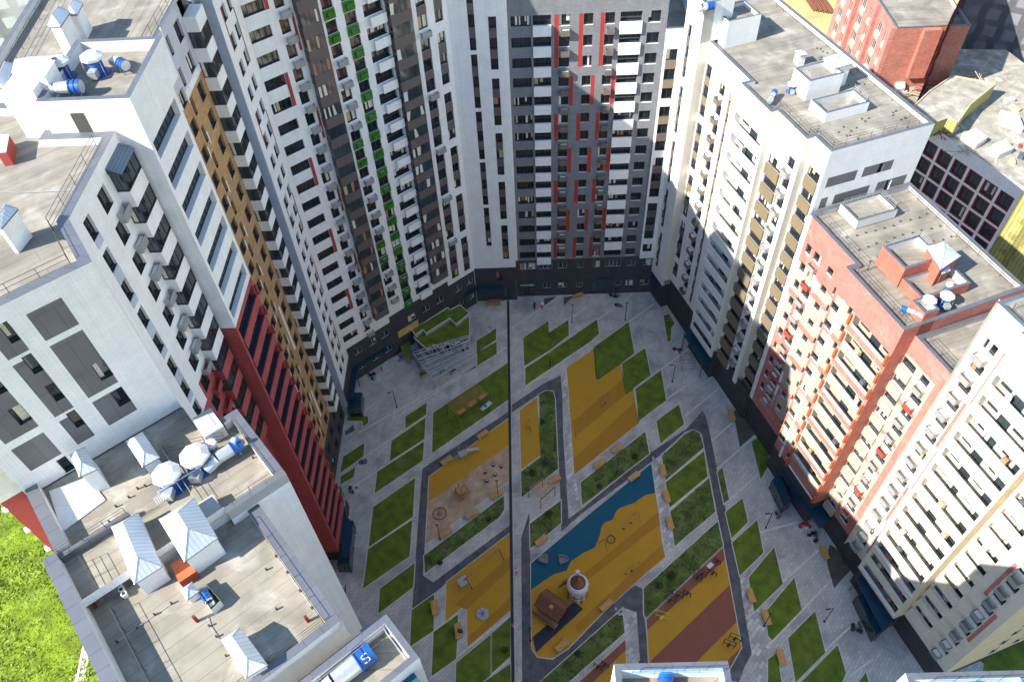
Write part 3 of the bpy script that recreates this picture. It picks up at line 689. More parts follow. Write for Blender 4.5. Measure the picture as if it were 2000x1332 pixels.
house(b,pxq([(262,1141),(317,1106),(270,1000),(217,1029)],57.3),55.3,57.3,1.0)
house(b,pxq([(360,1097),(425,1050),(379,972),(310,1014)],57.6),55.3,57.6,1.15)
house(b,pxq([(480,1324),(523,1298),(469,1224),(431,1249)],56.6),55.3,56.6,.8)
house(b,pxq([(365,1172),(389,1154),(375,1136),(351,1151)],56.2),55.3,56.2,.35)
house(b,pxq([(155,931),(190,916),(166,873),(136,889)],58.6),56.1,58.6,.7)
prism(b.wall,[LC(-4.9,9.0),LC(-4.9,10.4),LC(-1.6,10.4),LC(-1.6,9.0)],56.1,56.9,'capwhite','greycap')
prism(b.wall,pxq([(352,1140),(385,1118),(368,1086),(335,1105)],55.9),55.3,56.1,'salmonred','orange')
# blue shade strip wall and white skylight terrace
prism(b.wall,pxq([(95,958),(170,930),(205,975),(120,1038)],56.25),56.1,56.2,'capwhite','roofwhite')
f=pxq([(385,1152),(402,1140),(430,1172),(412,1190)],56.1); prism(b.wall,f,55.3,56.1,'capwhite'); b.wall.poly([(x,y,55.4) for x,y in f],'darkhole')
# louvred skylight ladders
mb=MB()
for k in range(8):
    p=at(165+k*9.3,1052-k*5.6,55.3); q=at(180+k*9.3,1047-k*5.6+24,55.3) if 0 else at(172+k*9.3+5,1052-k*5.6+17,55.3)
    mb.bar((*p,55.2),(*q,55.2),.12,'pale')
p=at(160,1050,55.3);q=at(242,1003,55.3);mb.bar((*p,55.2),(*q,55.2),.06,'pale');p=at(178,1073,55.3);q=at(258,1026,55.3);mb.bar((*p,55.2),(*q,55.2),.1,'pale'); mb.build('roof_ladder_frame',b.root)
mb=MB()
for k in range(6):
    p=at(300+k*4,972-k*2.5,56.6); q=at(309+k*4,986-k*2.5,56.6); mb.bar((*p,56.6),(*q,56.6),.05,'galv')
mb.build('roof_steps',b.root)
def pegs(b,pts,z):
    for x,y in pts:
        p=at(x,y,z); mb=MB(); mb.cyl((*p,z),(*p,z+.28),.07,.07,'rail',6); mb.build('roof_anchor',b.root)
pegs(b,[(336,1179),(303,1201),(268,1226),(230,1254),(410,1223),(424,1244),(443,1281),(155,1130),(162,1156),(190,1040),(540,1087),(562,1119),(587,1155),(610,1188),(541,1190),(521,1113)],55.3)
pegs(b,[(253,972),(228,990),(270,955),(495,895),(500,884),(285,950),(215,1020)],56.1)
b.finish()

# ======================= EASTERN ROW =======================
b=Bld('apartment_tower','white sunlit tower with beige balcony panels, right of the dark far tower',RP(60,-70),'tower block')
ZQ=50.2
# far corner pillar
f=b.fac(FR(53.0),-86.2,-82.0,5.5,55.5,'white')
for k in range(16):
    z=49.9-S*k
    if z>6: f.win(-85.25,-84.35,z,z+1.55,n=1,cur=0)
    if z>8 and k%3!=2: f.paint(-85.25,-84.35,z-S+1.55,z,'brown')
f=b.fac(FT(-82.0),53.0,54.5,5.5,55.5,'creamwarm');  # white return toned cream: grazing light is put into the colour
pil=[RP(53,-86.2),RP(53,-82),RP(57.2,-82),RP(57.2,-86.2)]
prism(b.wall,pil,ZQ,55.5,'white',skip=(0,)); roofslab(b,pil,55.5,wpar=.3,par=.9)
prism(b.wall,[RP(53,-82),RP(53,-90)],5.5,50,'white',skip=(1,)) if 0 else None
f=b.fac(FR(54.5),-82,-72.1,6.5,ZQ,'white')
for k in range(15):
    z=45.6-S*k
    if z<7: break
    f.win(-81.85,-80.45,z,z+1.7,n=2); 
    if k%3!=2: f.paint(-81.85,-80.45,z-S+1.7,z,'beigepanel' if z>20 else 'brown')
    f.win(-78.1,-76.8,z-.55,z+1.0,n=2); f.ac(-78.0,-76.9,z-1.75,z-.95,.7,'acbrown')
    f.win(-75.6,-75.0,z-.4,z+.9,n=1); f.paint(-75.6,-75.0,z-S+.9,z-.4,'beigepanel' if z>20 else 'brown')
f=b.fac(FT(-72.1),53.2,54.5,6.5,ZQ,'white')  # hidden return
f=b.fac(FR(53.2),-72.1,-65.3,5.0,ZQ,'white')
for k in range(14):
    z=44.95-2.98*k
    if z<5.2: break
    f.log(-71.9,-65.75,z,z+1.4); f.box('balcony_ledge',-71.95,-65.7,z-.12,z,.01,.12,'sillw')
f=b.fac(FT(-65.3),53.2,54.1,5.0,ZQ,'creamwarm')  # cream on a white return, painting in its shaded look under grazing light
f=b.fac(FR(54.1),-65.3,-61.9,5.5,ZQ,'white')
for k in range(14):
    z=43.35-S*k
    if z<5.6: break
    f.win(-64.8,-62.0,z,z+1.3,n=4,cur=.5); f.box('balcony_panel',-64.85,-61.95,z-1.6,z-.02,.01,.25,'beigepanel')
f=b.fac(FR(54.5),-61.9,-60.1,5.5,ZQ,'white'); prism(b.wall,[RP(54.1,-61.9),RP(54.5,-61.9)],5.5,ZQ,'white',skip=(1,)); prism(b.wall,[RP(54.5,-60.1),RP(54.1,-60.1)],5.5,ZQ,'white',skip=(1,))
for k in range(14):
    z=44.9-S*k
    if z<5.8: break
    f.win(-61.8,-60.45,z,z+1.35,n=2,cur=.4); f.ac(-61.7,-60.5,z-1.15,z-.35,.75)
f=b.fac(FR(54.1),-60.1,-59.3,5.0,ZQ,'white'); f=b.fac(FT(-59.3),54.1,55.2,5.0,ZQ,'creamwarm')  # cream return face: grazing light on white wall painted as colour
f=b.fac(FR(55.2),-59.3,-56.3,5.0,ZQ,'white')
for k in range(15):
    z=45.35-S*k
    if z<5.6: break
    f.win(-58.95,-56.75,z,z+1.3,n=4,cur=.5); f.box('balcony_panel',-59.0,-56.7,z-1.6,z-.02,.01,.2,'beigepanel')
f=b.fac(FT(-56.3),55.2,68.8,5,ZQ,'white')
for a in ((56.05,60.0,44.91,46.35),(57.87,62.7,41.9,43.35),(56.05,57.0,41.8,43.35),(63.75,67.9,41.95,43.4),(60.85,64.9,45.0,46.4)): f.paint(*a,'greyblock')
f.win(64.9,65.8,41.0,43.3,n=1,d=.4,cur=0,rv='white'); f.win(62.9,63.6,45.0,46.4,n=1,cur=0)
rf=[RP(54.5,-86.2),RP(54.5,-72.1),RP(53.2,-72.1),RP(53.2,-65.3),RP(54.1,-65.3),RP(54.1,-59.3),RP(55.2,-59.3),RP(55.2,-56.3),RP(68.8,-56.3),RP(68.8,-90),RP(57,-90)]
prism(b.wall,rf,0,ZQ,'white',skip=(0,1,2,3,4,5,6,7,10)); roofslab(b,rf,ZQ,par=.5,wpar=.5,ang=19)
prism(b.wall,[RP(57,-90),RP(54.5,-86.2)],0,50,'white',skip=(1,))
ri=inset(rf,1.1); railing(b.rail,[ri[k] for k in (3,4,5,6,7,8,9)],ZQ-.5,1.0,1.6)
# base of the row
bs=[RP(53.3,-86.2),RP(53.3,-82),RP(54.6,-82),RP(54.6,-72),RP(53.5,-72),RP(53.5,-65),RP(54.4,-65),RP(54.4,-56)]
for i in range(len(bs)-1): prism(b.wall,[bs[i],bs[i+1]],0,6.6,'basebrick',skip=(1,))
f=b.fac(FR(54.58),-81.8,-56,0,5.4,'basebrick')
for u in (-80,-77,-70,-67,-62,-59): f.win(u,u+1.5,1.4,3.2,style='glassb',cur=.4,frame='whiteframe')
# roof buildings
def tb(b,p0,p1,t0,t1,z0,z1,m='white',cap=True,par=.5,wp=.3):
    q=[RP(p0,t0),RP(p0,t1),RP(p1,t1),RP(p1,t0)]; prism(b.wall,q,z0,z1,m)
    if cap: roofslab(b,q,z1+.0,par=par,wpar=wp)
ZS=ZQ-.5
tb(b,58.5,63.2,-69.5,-66.3,ZS,52.3); tb(b,58.0,63.8,-64.7,-61.7,ZS,51.0,par=.7)
house(b,pxq([(1631,134),(1666,125),(1640,105.5),(1607,114)],52.6),ZS,52.6,.45)
house(b,pxq([(1563,110),(1578,107),(1569,97),(1552,100)],51.2),ZS,51.2,.2)
tb(b,55.8,60.5,-84.5,-80.5,ZS,53.3)
railing(b.rail,[RP(58.6,-66.5),RP(63,-66.5)],52.3,.8,1,'galv'); railing(b.rail,[RP(58.2,-61.9),RP(63.6,-61.9),RP(63.6,-64.5)],51,.8,1,'galv')
pegs(b,[(1540+random.uniform(-90,190),200) for _ in range(0)],ZS)
for k in range(34):
    p=58+random.random()*9.5; t=-60.8+random.random()*4 if k%2 else -76+random.random()*18
    if k%2==0 and p<65: p=65+random.random()*3
    c=RP(p,t); mb=MB(); mb.cyl((*c,ZS),(*c,ZS+.2),.07,.07,'rail',6); mb.build('roof_anchor',b.root)
b.finish()
# ---- red tower ----
b=Bld('apartment_tower','sunlit red and cream tower with orange fins and long balconies on the right',RP(60,-44),'tower block')
f=b.fac(FR(54.5),-55.9,-46.9,6.0,42,'salmon')
f.paint(-55.2,-46.9,8,35.2,'creampanel')
for k in range(11):
    z=36.95-S*k
    if z<8: break
    if k%2==1: f.paint(-52.0,-46.9,z-1.4,z-.5,'salmon')
    if k%4==2: f.paint(-55.3,-51.4,z-1.4,z-.5,'salmon')
    f.win(-54.6,-53.7,z,z+1.5,n=1,sill='sillw'); f.win(-53.05,-51.6,z+.2,z+1.6,n=2,sill='sillw',cur=.5); f.ac(-53.0,-51.7,z-1.0,z-.2,.6,'redmetal' if k%3==1 else 'acmetal')
    f.win(-50.35,-49.35,z+.4-S*0,z+1.6,n=1,sill='sillw'); f.win(-48.4,-46.95,z-1.35,z,n=2,sill='sillw',cur=.4)
    if k%3: f.box('white_strip',-51.45,-51.1,z-.8,z+1.4,.0,.05,'white')

f.paint(-55.9,-55.2,6,42,'white'); f.paint(-55.2,-51.45,6,23,'salmon'); f.paint(-53.65,-53.1,6,30,'salmon'); f.paint(-51.05,-50.5,6,14,'salmon'); f.paint(-55.2,-46.9,6.0,9,'salmon')
f=b.fac(FT(-46.9),53.2,54.5,6,42,'salmon')
f=b.fac(FR(53.2),-46.9,-36.9,6.0,42,'salmon'); f.paint(-46.9,-37.2,8.5,38.0,'creampanel'); f.paint(-46.9,-46.5,6,42,'salmon')
for k in range(11):
    z=36.5-S*k
    if z<6.3: break
    f.log(-43.15,-37.25,z,z+1.5,wall='creampanel'); f.box('balcony_ledge',-43.2,-37.2,z-.18,z-.02,.01,.16,'sillw')
    if k%2==0: f.paint(-43.6,-36.9,z-1.3,z-.0,'salmon')
    else: f.paint(-46.9,-43.3,z-1.5,z-.6,'salmon')
    f.box('balcony_fin',-37.18,-36.92,z-.3,z+1.3,.01,.4,'orange'); f.box('balcony_fin',-43.62,-43.3,z-.3,z+1.3,.01,.35,'orange')
    f.win(-44.3,-43.72,z+.4,z+1.75,n=1,cur=0,sill='sillw'); f.win(-46.8,-45.55,z-1.1,z+.2,n=2,sill='sillw')
    f.box('white_strip',-45.5,-45.1,z-1.0,z+1.6,.0,.05,'white')
f=b.fac(FT(-36.9),53.2,57,6,42,'salmondark')
f=b.fac(FR(55.3),-36.9,-31.3,5.0,40.3,'salmon'); f.paint(-36.9,-32.3,9,37.5,'creampanel')
for k in range(12):
    z=35.75-S*k
    if z<5.4: break
    f.win(-37.2+.35,-35.0,z,z+1.3,n=3,cur=.5,sill='sillw'); f.box('balcony_panel',-36.88,-34.95,z-1.45,z-.02,.01,.3,'creampanel' if k%2 else 'creampanel')
    if k%2: f.paint(-36.9,-34.6,z-1.7,z-1.45,'salmon'); f.paint(-36.9,-32.4,z-S+1.4,z-S+2.0,'salmon')
    f.win(-34.1,-32.6,z+.2,z+1.45,n=2,sill='sillw',cur=.4); f.ac(-34.0,-32.8,z-.95,z-.15,.6,'redmetal' if k%3==1 else 'acmetal')
    if k%4 in(0,1): f.box('white_strip',-34.62,-34.3,z-1.2,z+1.5,.0,.05,'white')
f=b.fac(FT(-31.3),55.3,57.6,4.5,40.3,'salmondark')
rf=[RP(54.5,-55.9),RP(54.5,-46.9),RP(53.2,-46.9),RP(53.2,-36.9),RP(55.3,-36.9),RP(57,-36.9),RP(68.8,-37.2),RP(68.8,-56.2)]
prism(b.wall,rf,6,42,'salmon',skip=(0,1,2,3,7)); roofslab(b,rf,42.0,par=.6,ang=19,inner='greycap')
rf2=[RP(55.3,-36.85),RP(55.3,-31.3),RP(69,-31.3),RP(69,-36.85)]
prism(b.wall,rf2,0,40.3,'salmon',skip=(0,1)); roofslab(b,rf2,40.3,par=.5,ang=19,inner='greycap')
ri=inset(rf,1.0); railing(b.rail,[ri[0],ri[1],ri[2],ri[3]],41.5,1.0,1.6); railing(b.rail,[ri[6],ri[7]],41.5,1.0,1.6); ri=inset(rf2,1.0); railing(b.rail,[ri[0],ri[1]],39.8,1.0,1.6)
bs=[RP(54.8,-56),RP(54.8,-47.2),RP(53.5,-47.2),RP(53.5,-37.2),RP(55.5,-37.2),RP(55.5,-31)]
for i in range(len(bs)-1): prism(b.wall,[bs[i],bs[i+1]],0,6.05,'basebrick',skip=(1,))
for fp,us in ((54.78,(-54,-50)),(53.48,(-45,-41)),(55.48,(-35,-33))):
    f=b.fac(FR(fp),us[0]-1,us[-1]+2.6,0,5.9,'basebrick')
    for u in us: f.win(u,u+1.4,1.4,3.0,style='glassb',cur=.4,frame='whiteframe'); f.win(u,u+1.4,4.1,5.5,style='glassb',cur=.2,frame='whiteframe')
ZS=41.5
tb(b,56.8,61.5,-46.4,-42.6,ZS,44.2,'salmondark',par=.9); tb(b,56.9,63.0,-42.5,-39.3,ZS,42.9,'salmondark',par=1.0); tb(b,55.6,57.4,-39.4,-37.3,ZS,43.1,'salmondark')
tb(b,58.2,63.6,-55.3,-52.0,ZS,42.7,'capwhite',par=.5)
house(b,pxq([(1837,527),(1877,500),(1844,472),(1808,482)],44.6),ZS,44.6,.6,m='salmondark'); house(b,pxq([(1840,536),(1857,528),(1843,508),(1822,512)],43.6),ZS,43.6,.3,m='salmondark')
railing(b.rail,[RP(57,-46.2),RP(61.3,-46.2),RP(61.3,-42.8)],44.2,.8,1,'galv'); railing(b.rail,[RP(58.4,-52.2),RP(63.4,-52.2),RP(63.4,-55.1),RP(58.4,-55.1)],42.7,.8,1,'galv')
for k in range(30):
    p=56.5+(k%10)*1.2; t=-51.0+(k//10)*2.0+random.uniform(-.2,.2); c=RP(p,t); mb=MB(); mb.cyl((*c,ZS),(*c,ZS+.2),.07,.07,'rail',6); mb.build('roof_anchor',b.root)
b.finish()
# ---- cream tower with red strips ----
b=Bld('apartment_tower','bright cream tower with red vertical strips and long balconies at the lower right',RP(62,-20),'tower block')
ZC=51.5
f=b.fac(FR(55.0),-31.28,-27.5,4.6,ZC,'creamwarm')
for k in range(16):
    z=46.0-S*k
    if z<4.8: break
    f.win(-30.25,-28.8,z,z+1.4,n=2,cur=.6,sill='sillw'); f.ac(-30.2,-28.9,z-1.25,z-.45,.8)
for k in range(6):
    zt=47.6-8.2*k; u=-28.15 if k%2==0 else -28.62
    if zt-7.8>4.7: f.box('red_strip',u,u+.35,zt-7.8,zt,.0,.05,'salmon')
f=b.fac(FR(54.0),-27.5,-20.2,4.6,ZC,'creamwarm')
for k in range(16):
    z=44.6-S*k
    if z<5: break
    f.log(-27.1,-20.5,z,z+1.5,wall='creamwarm')
    if k%2==1: f.box('balcony_ledge',-27.3,-20.25,z-.22,z-.02,.01,.2,'sillw')
f=b.fac(FT(-20.2),54.0,55.6,4.6,ZC,'creamdeep')
f=b.fac(FR(55.6),-20.2,-12.6,4.6,ZC,'creamwarm')
for k in range(16):
    z=43.7-S*k
    if z<5: break
    f.log(-19.9,-17.0,z,z+1.6,D=.9,wall='creamwarm'); f.box('balcony_panel',-19.95,-16.9,z-1.45,z-.02,.01,.35,'creamwarm')
    f.win(-15.3,-13.9,z-.7,z+.7,n=2,cur=.3,sill='sillw'); f.ac(-15.2,-14.0,z-1.9,z-1.1,.8)
for k in range(6):
    zt=45-8.2*k; u=-15.9 if k%2==0 else -13.75
    if zt-7.4>5: f.box('red_strip',u,u+.4,zt-7.4,zt,.0,.05,'salmon')
f=b.fac(FT(-12.6),55.6,70,4.0,ZC,'creamdeep')
for k in range(14): f.win(61.5,62.6,5+S*k,6.6+S*k,n=1); f.win(65.0,66.2,5+S*k,6.6+S*k,n=1)
rf=[RP(54.6,-31.1),RP(54.6,-27.5),RP(54,-27.5),RP(54,-20.2),RP(55.6,-20.2),RP(55.6,-12.6),RP(70,-12.6),RP(70,-31.1)]
prism(b.wall,rf,4,ZC,'creamwarm',skip=(0,1,2,3,4,5)); b.wall.poly([(*RP(55.0,-31.28),40),(*RP(55.0,-31.28),ZC),(*RP(54.6,-31.1),ZC),(*RP(54.6,-31.1),40)],'creamwarm')
prism(b.wall,[RP(70,-31.1),RP(54.7,-31.1)],39,ZC,'white',skip=(1,)); roofslab(b,rf,ZC,ang=19)
ri=inset(rf,1.0); railing(b.rail,[ri[7],ri[0],ri[1]],ZC-.6,1,1.5)
bs=[RP(55.3,-31),RP(55.3,-27.5),RP(54.3,-27.5),RP(54.3,-20.4),RP(55.9,-20.4),RP(55.9,-12.9),RP(70,-12.9)]
for i in range(len(bs)-1): prism(b.wall,[bs[i],bs[i+1]],0,4.65,'basebrick',skip=(1,))
f=b.fac(FR(54.28),-27,-20.6,0,4.5,'basebrick'); f.win(-26,-24.6,1.4,3,style='glassb'); f=b.fac(FR(55.88),-20,-13,0,4.5,'basebrick')
for u in (-19,-16.4,-14.4): f.win(u,u+1.2,1.4,3,style='glassb',cur=.4,frame='whiteframe')
b.finish()
# ======================= GROUND =======================
def sheet(name,polys,z,m,ang=48.3):
    mb=MB(); ca,sa=math.cos(R_(ang)),math.sin(R_(ang))
    for pts in polys: mb.poly([(x,y,z) for x,y in pts],m,[(x*ca+y*sa,-x*sa+y*ca) for x,y in pts])
    return struct(name,mb)
def PX(s): return [at(float(a.split(',')[0]),float(a.split(',')[1])) for a in s.split()]
sheet('ground',[[(-700,-700),(900,-700),(900,1200),(-700,1200)]],-.03,'dirt')
sheet('meadow',[[(-260,-160),(-28,-160),(-31,20),(-46,40),(-60,110),(-260,110)]],-.012,'meadow')
sheet('pavement',[[(-31,-5),(70,-5),(70,20),(52,36),(33,100),(-9,100),(-30,84)]],0,'paving')
sheet('construction_sand',[[(40,128),(60,126),(130,150),(150,320),(30,320)]],-.008,'sandlit')
sheet('street',[[(64,-10),(84,-10),(94,60),(78,130),(62,130),(60,90)]],-.01,'asphalt')
sheet('far_lawn',[[(56,12),(64,12),(64,40),(60,40),(53,27)]],.006,'lawn')
LAWNS=["1022,660 1071,627 1072,650 1110,625 1111,655 1074,684 1024,715","1026,719 1073,688 1074,720 1026,753","1075,687 1166,624 1170,652 1152,668 1075,720",
"1161,677 1228,629 1239,690 1212,711 1167,741 1165,736","1215,711 1260,680 1271,733 1221,770","1241,760 1291,723 1301,782 1248,822","1282,822 1326,790 1336,828 1290,866","1296,617 1306,613 1318,632 1311,640 1310,665 1304,669",
"792,813 834,786 832,810 792,837","765,861 831,816 829,857 761,901","737,921 828,862 826,899 732,963","729,990 811,933 806,1009 720,1068","719,1072 805,1015 800,1086 709,1149","742,1149 810,1099 807,1146 739,1198",
"804,1191 848,1160 847,1231 801,1262","847,1234 895,1199 891,1286 843,1320","891,1294 958,1239 958,1318 930,1342 890,1345","961,1236 997,1204 997,1281 961,1314","945,1332 997,1295 998,1345 945,1345","670,892 712,865 710,891 664,924","665,931 694,912 691,931 665,946",
"678,813 719,813 719,826 709,833 708,822 678,822","846,806 996,706 995,779 844,885","932,689 970,667 970,691 932,715","931,666 969,641 969,664 931,688","668,1168 676,1136 676,1160"]
ROUGH=["1053,770 1066,763 1080,764 1084,780 1090,915 1019,971 1018,921 1056,892","1134,942 1260,843 1268,886 1137,987","1035,1023 1095,977 1096,1021 1036,1071","1257,1149 1402,1018 1412,1065 1262,1206 1258,1200","1215,1189 1220,1235 1095,1345 1040,1345",
"828,1085 984,968 985,995 975,1010 830,1119","1293,890 1338,848 1352,840 1366,845 1371,860 1374,874 1300,938","1309,999 1385,933 1397,999 1318,1066","1401,921 1411,913 1424,975 1414,983"]
LAWN2=["1300,942 1375,881 1382,930 1308,991","1467,863 1484,852 1500,873 1503,905 1486,936","1417,1000 1450,973 1461,1019 1429,1051","1430,1059 1479,1015 1491,1079 1445,1124","1462,1128 1512,1068 1529,1140 1473,1194","1495,1195 1551,1128 1566,1190 1508,1250 1500,1240","1539,1246 1592,1193 1612,1274 1554,1332","1562,1334 1636,1259 1652,1313 1640,1345 1562,1345","1500,1287 1518,1274 1528,1345 1500,1345","1668,1345 1691,1312 1700,1345"]
ks=[]
def growp(pts,d): return inset(pts,-d)
A=[PX(s) for s in LAWNS+LAWN2]; Bq=[PX(s) for s in ROUGH]
SUR=[("1107,718 1160,681 1164,740 1167,742 1212,711 1221,771 1237,760 1247,827 1122,927",'ochre'),("1015,801 1049,776 1056,888 1018,917",'ochre'),("838,931 995,816 995,868 836,981",'ochre'),("836,981 995,868 995,938 832,1062",'sand'),
("872,1137 996,1041 997,1192 913,1263 912,1178 870,1213",'ochre'),("1412,1069 1425,1139 1448,1264 1425,1305 1420,1345 1270,1345 1263,1209",'ochre'),("1221,1249 1225,1345 1115,1345",'ochre')]
wavy="1280,963 1262,966 1247,976 1240,982 1212,991 1203,999 1197,1014 1180,1021 1174,1031 1172,1044 1162,1069 1140,1079 1115,1096 1107,1114 1082,1121 1062,1134 1037,1152"
SUR.append(("1037,1100 1157,999 1272,905 "+wavy,'rubberblue'))
SUR.append((wavy.replace('1280,963','1280,963')+" 1039,1265 1050,1282 1080,1285 1110,1265 1210,1162 1299,1088 1292,1054 1286,999",'ochre'))
sheet('kerb',[growp(p,.14) for p in A+Bq]+[growp(PX(s),.12) for s,m in SUR[:7]]+[growp(PX("1037,1100 1272,905 1299,1088 1210,1162 1110,1265 1080,1285 1050,1282 1039,1265"),.12)],.016,'kerb')
sheet('lawn',A,.03,'lawn'); sheet('lawn',Bq,.03,'lawnrough')
for i,(s,m) in enumerate(SUR): sheet({'ochre':'playground_surface','sand':'sand_pit','rubberblue':'playground_surface'}[m],[PX(s)],.03,m)
STR=[("1286,999 1289,1024 1140,1138 1142,1119",'ochredark'),("1294,1062 1298,1086 1130,1238 1122,1222",'ochredark'),("1040,1244 1122,1174 1139,1189 1047,1274",'rubberdark'),("1118,823 1214,742 1221,771 1122,855",'ochredark'),("1121,895 1240,785 1247,827 1122,926",'ochredark'),
("1412,1070 1416,1092 1264,1230 1263,1210",'rubberred'),("1425,1142 1439,1214 1362,1290 1315,1345 1272,1345 1271,1290",'rubberred'),("1448,1264 1425,1305 1424,1343 1400,1343 1424,1285",'rubberred'),("1221,1249 1223,1268 1160,1330 1150,1345 1118,1345",'rubberred'),("888,1180 996,1085 997,1110 912,1190",'ochredark'),("914,1245 997,1165 997,1190 914,1262",'ochredark')]
for s,m in STR: sheet('playground_stripe',[PX(s)],.036,m)
ROADS=["996,793 1060,750 1095,733 1098,770 1100,850 1105,930 1110,1002 1096,1002 1092,915 1084,780 1078,762 1062,763 996,808","1096,1002 1110,1002 1110,1013 1136,994 1270,884 1340,838 1372,802 1378,812 1384,835 1418,999 1440,1100 1460,1200 1471,1270 1455,1300 1438,1345 1422,1345 1425,1305 1448,1264 1425,1139 1412,1069 1402,1008 1376,874 1371,848 1352,839 1338,843 1290,888 1275,900 1137,1002 1096,1038",
"1018,1050 1034,1000 1036,1100 1038,1265 1050,1284 1080,1288 1213,1165 1240,1142 1256,1150 1258,1206 1269,1290 1270,1345 1250,1345 1243,1215 1217,1184 1056,1332 1040,1345 1020,1345",
"996,802 825,915 818,1000 808,1140 805,1190 848,1158 872,1138 996,1042 996,1025 846,1137 826,1123 833,1000 838,931 996,816"]
sheet('asphalt_path',[PX(s) for s in ROADS],.008,'asphalt',0)
sheet('paved_path',[PX(s) for s in ("1274,890 1290,905 1322,1068 1290,1085 1280,960","1215,1185 1243,1195 1250,1290 1225,1290","1445,1125 1462,1130 1500,1240 1520,1345 1480,1345 1450,1170","1098,760 1107,720 1122,925 1135,990 1112,1000")],.012,'pavecoarse')
LN=["1104,572 1000,640","1182,575 1118,620","1248,565 1167,625","1278,593 1178,665","1350,678 1292,721","1364,737 1250,815","1405,758 1337,813","1430,826 1390,861","1482,846 1400,916","1480,927 1414,985","1559,1019 1429,1055","1605,1069 1462,1194","1621,1135 1500,1261","1660,1224 1540,1338","930,716 700,845","996,674 780,812","833,811 692,905","829,860 690,950","808,1012 720,1070","893,1197 800,1266","997,1200 840,1325","997,1288 930,1340","996,640 960,664","1074,686 1023,718","1153,668 1026,757","1700,1290 1660,1320","1095,976 1034,1020","1375,878 1300,940","1384,931 1308,995"]
mb=MB()
for s in LN:
    a,c=PX(s); a=Vector(a);c=Vector(c); d=(c-a).normalized(); n=Vector((-d.y,d.x))*.13; q=[a+n,a-n,c-n,c+n]
    mb.poly([(v.x,v.y,.02) for v in q],'stripe',[(0,0),(0,.2),((c-a).length,.2),((c-a).length,0)])
struct('paving_stripe',mb)
for s in ("1432,806 1440,795 1478,844 1445,873","1615,1099 1620,1062 1665,1092 1662,1112 1629,1148","1063,583 1087,580 1063,597","1101,581 1122,578 1101,597","674,843 690,829 693,841 675,850"): sheet('soil_bed',[PX(s)],.024,'dirt')
mb=MB(); mb.box(-3.55,-3.15,30,97.7,.0,.05,'black'); mb.box(-3.05,-2.97,30,97.7,.0,.045,'kerb'); mb.build('drainage_channel',None,(-3.3,60,0),'long black drainage channel running straight up the middle of the courtyard',None,'drain')
for i,(s,z) in enumerate((("745,672 757,682 701,715 697,730 690,780 673,780 681,722 692,700",3.5),("905,573 928,559 983,557 984,566 930,568 909,580",4.2),("1268,535 1290,536 1300,551 1284,556",4.2),("1336,655 1350,648 1391,706 1372,709",3.9),("1524,921 1538,916 1604,978 1625,1012 1602,1032 1578,1000",3.7),("1672,1129 1684,1123 1748,1211 1725,1233",3.7),("1141,537 1197,537 1196,544 1142,544",4.0),("1016,549 1043,549 1043,557 1016,557",3.0),("663,946 678,1010 690,1020 683,1085 668,1090 664,1040",3.2))):
    lab=['blue metal canopy bending round the foot of the big white tower','blue canopy over the recessed entrance left of the far tower','small dark blue canopy in the far right corner','long dark blue canopy under the white sunlit tower','wide blue canopy under the red tower','blue canopy under the cream tower','dark canopy over the middle entrance of the grey far tower','small pale green lit canopy on the grey far tower','blue canopy below the red corner tower'][i]
    q=pxq([tuple(map(float,a.split(','))) for a in s.split()],z); mb=MB()
    Aq=sum(q[k][0]*q[(k+1)%len(q)][1]-q[(k+1)%len(q)][0]*q[k][1] for k in range(len(q)))
    if Aq<0: q=q[::-1]
    r=thing('entrance_canopy',lab,'canopy',(*q[0],0)); prism(mb,q,z-.22,z,'canopy' if i!=7 else 'lightpanel','canopy' if i!=7 else 'lightpanel'); mb.poly([(x,y,z-.22) for x,y in reversed(q)],'frame'); mb.build('canopy_roof',r)
    qi=inset(q,.12)
    for k in (0,len(q)//2,len(q)-1):
        if i in (6,7): break
        mb=MB(); mb.cyl((*qi[k],0),(*qi[k],z-.22),.06,.06,'frame',6); mb.build('post',r)
    if i in (6,7):
        for k in (0,1): mb=MB(); x,y=inset(q,.1)[k]; mb.bar((x,y,z),(x,98.6,z+1.0),.03,'frame'); mb.build('tie_rod',r)

# dark glazed entrance porches
for s,lab in (("1505,946 1519,932 1541,985 1528,996",'dark glazed porch beside the red tower'),("1670,1170 1690,1162 1722,1230 1706,1246",'dark glazed porch beside the cream tower'),("681,776 709,775 707,806 682,806",'dark porch at the end of the blue bent canopy'),("669,1025 692,1024 685,1110 662,1110",'dark porch below the red corner tower')):
    q=pxq([tuple(map(float,a.split(','))) for a in s.split()],1.2); r=thing('entrance_porch',lab,'porch',(*q[0],0)); mb=MB()
    if sum(q[k][0]*q[(k+1)%4][1]-q[(k+1)%4][0]*q[k][1] for k in range(4))<0: q=q[::-1]
    prism(mb,q,.0,2.3,'glassb','canopy'); mb.build('glazing',r); mb=MB()
    for x,y in q: mb.bar((x,y,0),(x,y,2.35),.06,'frame')
    for k in range(4): mb.bar((*q[k],2.33),(*q[(k+1)%4],2.33),.06,'frame'); m_=(Vector(q[k])+Vector(q[(k+1)%4]))/2; mb.bar((m_.x,m_.y,0),(m_.x,m_.y,2.3),.04,'frame')
    mb.build('frame',r)
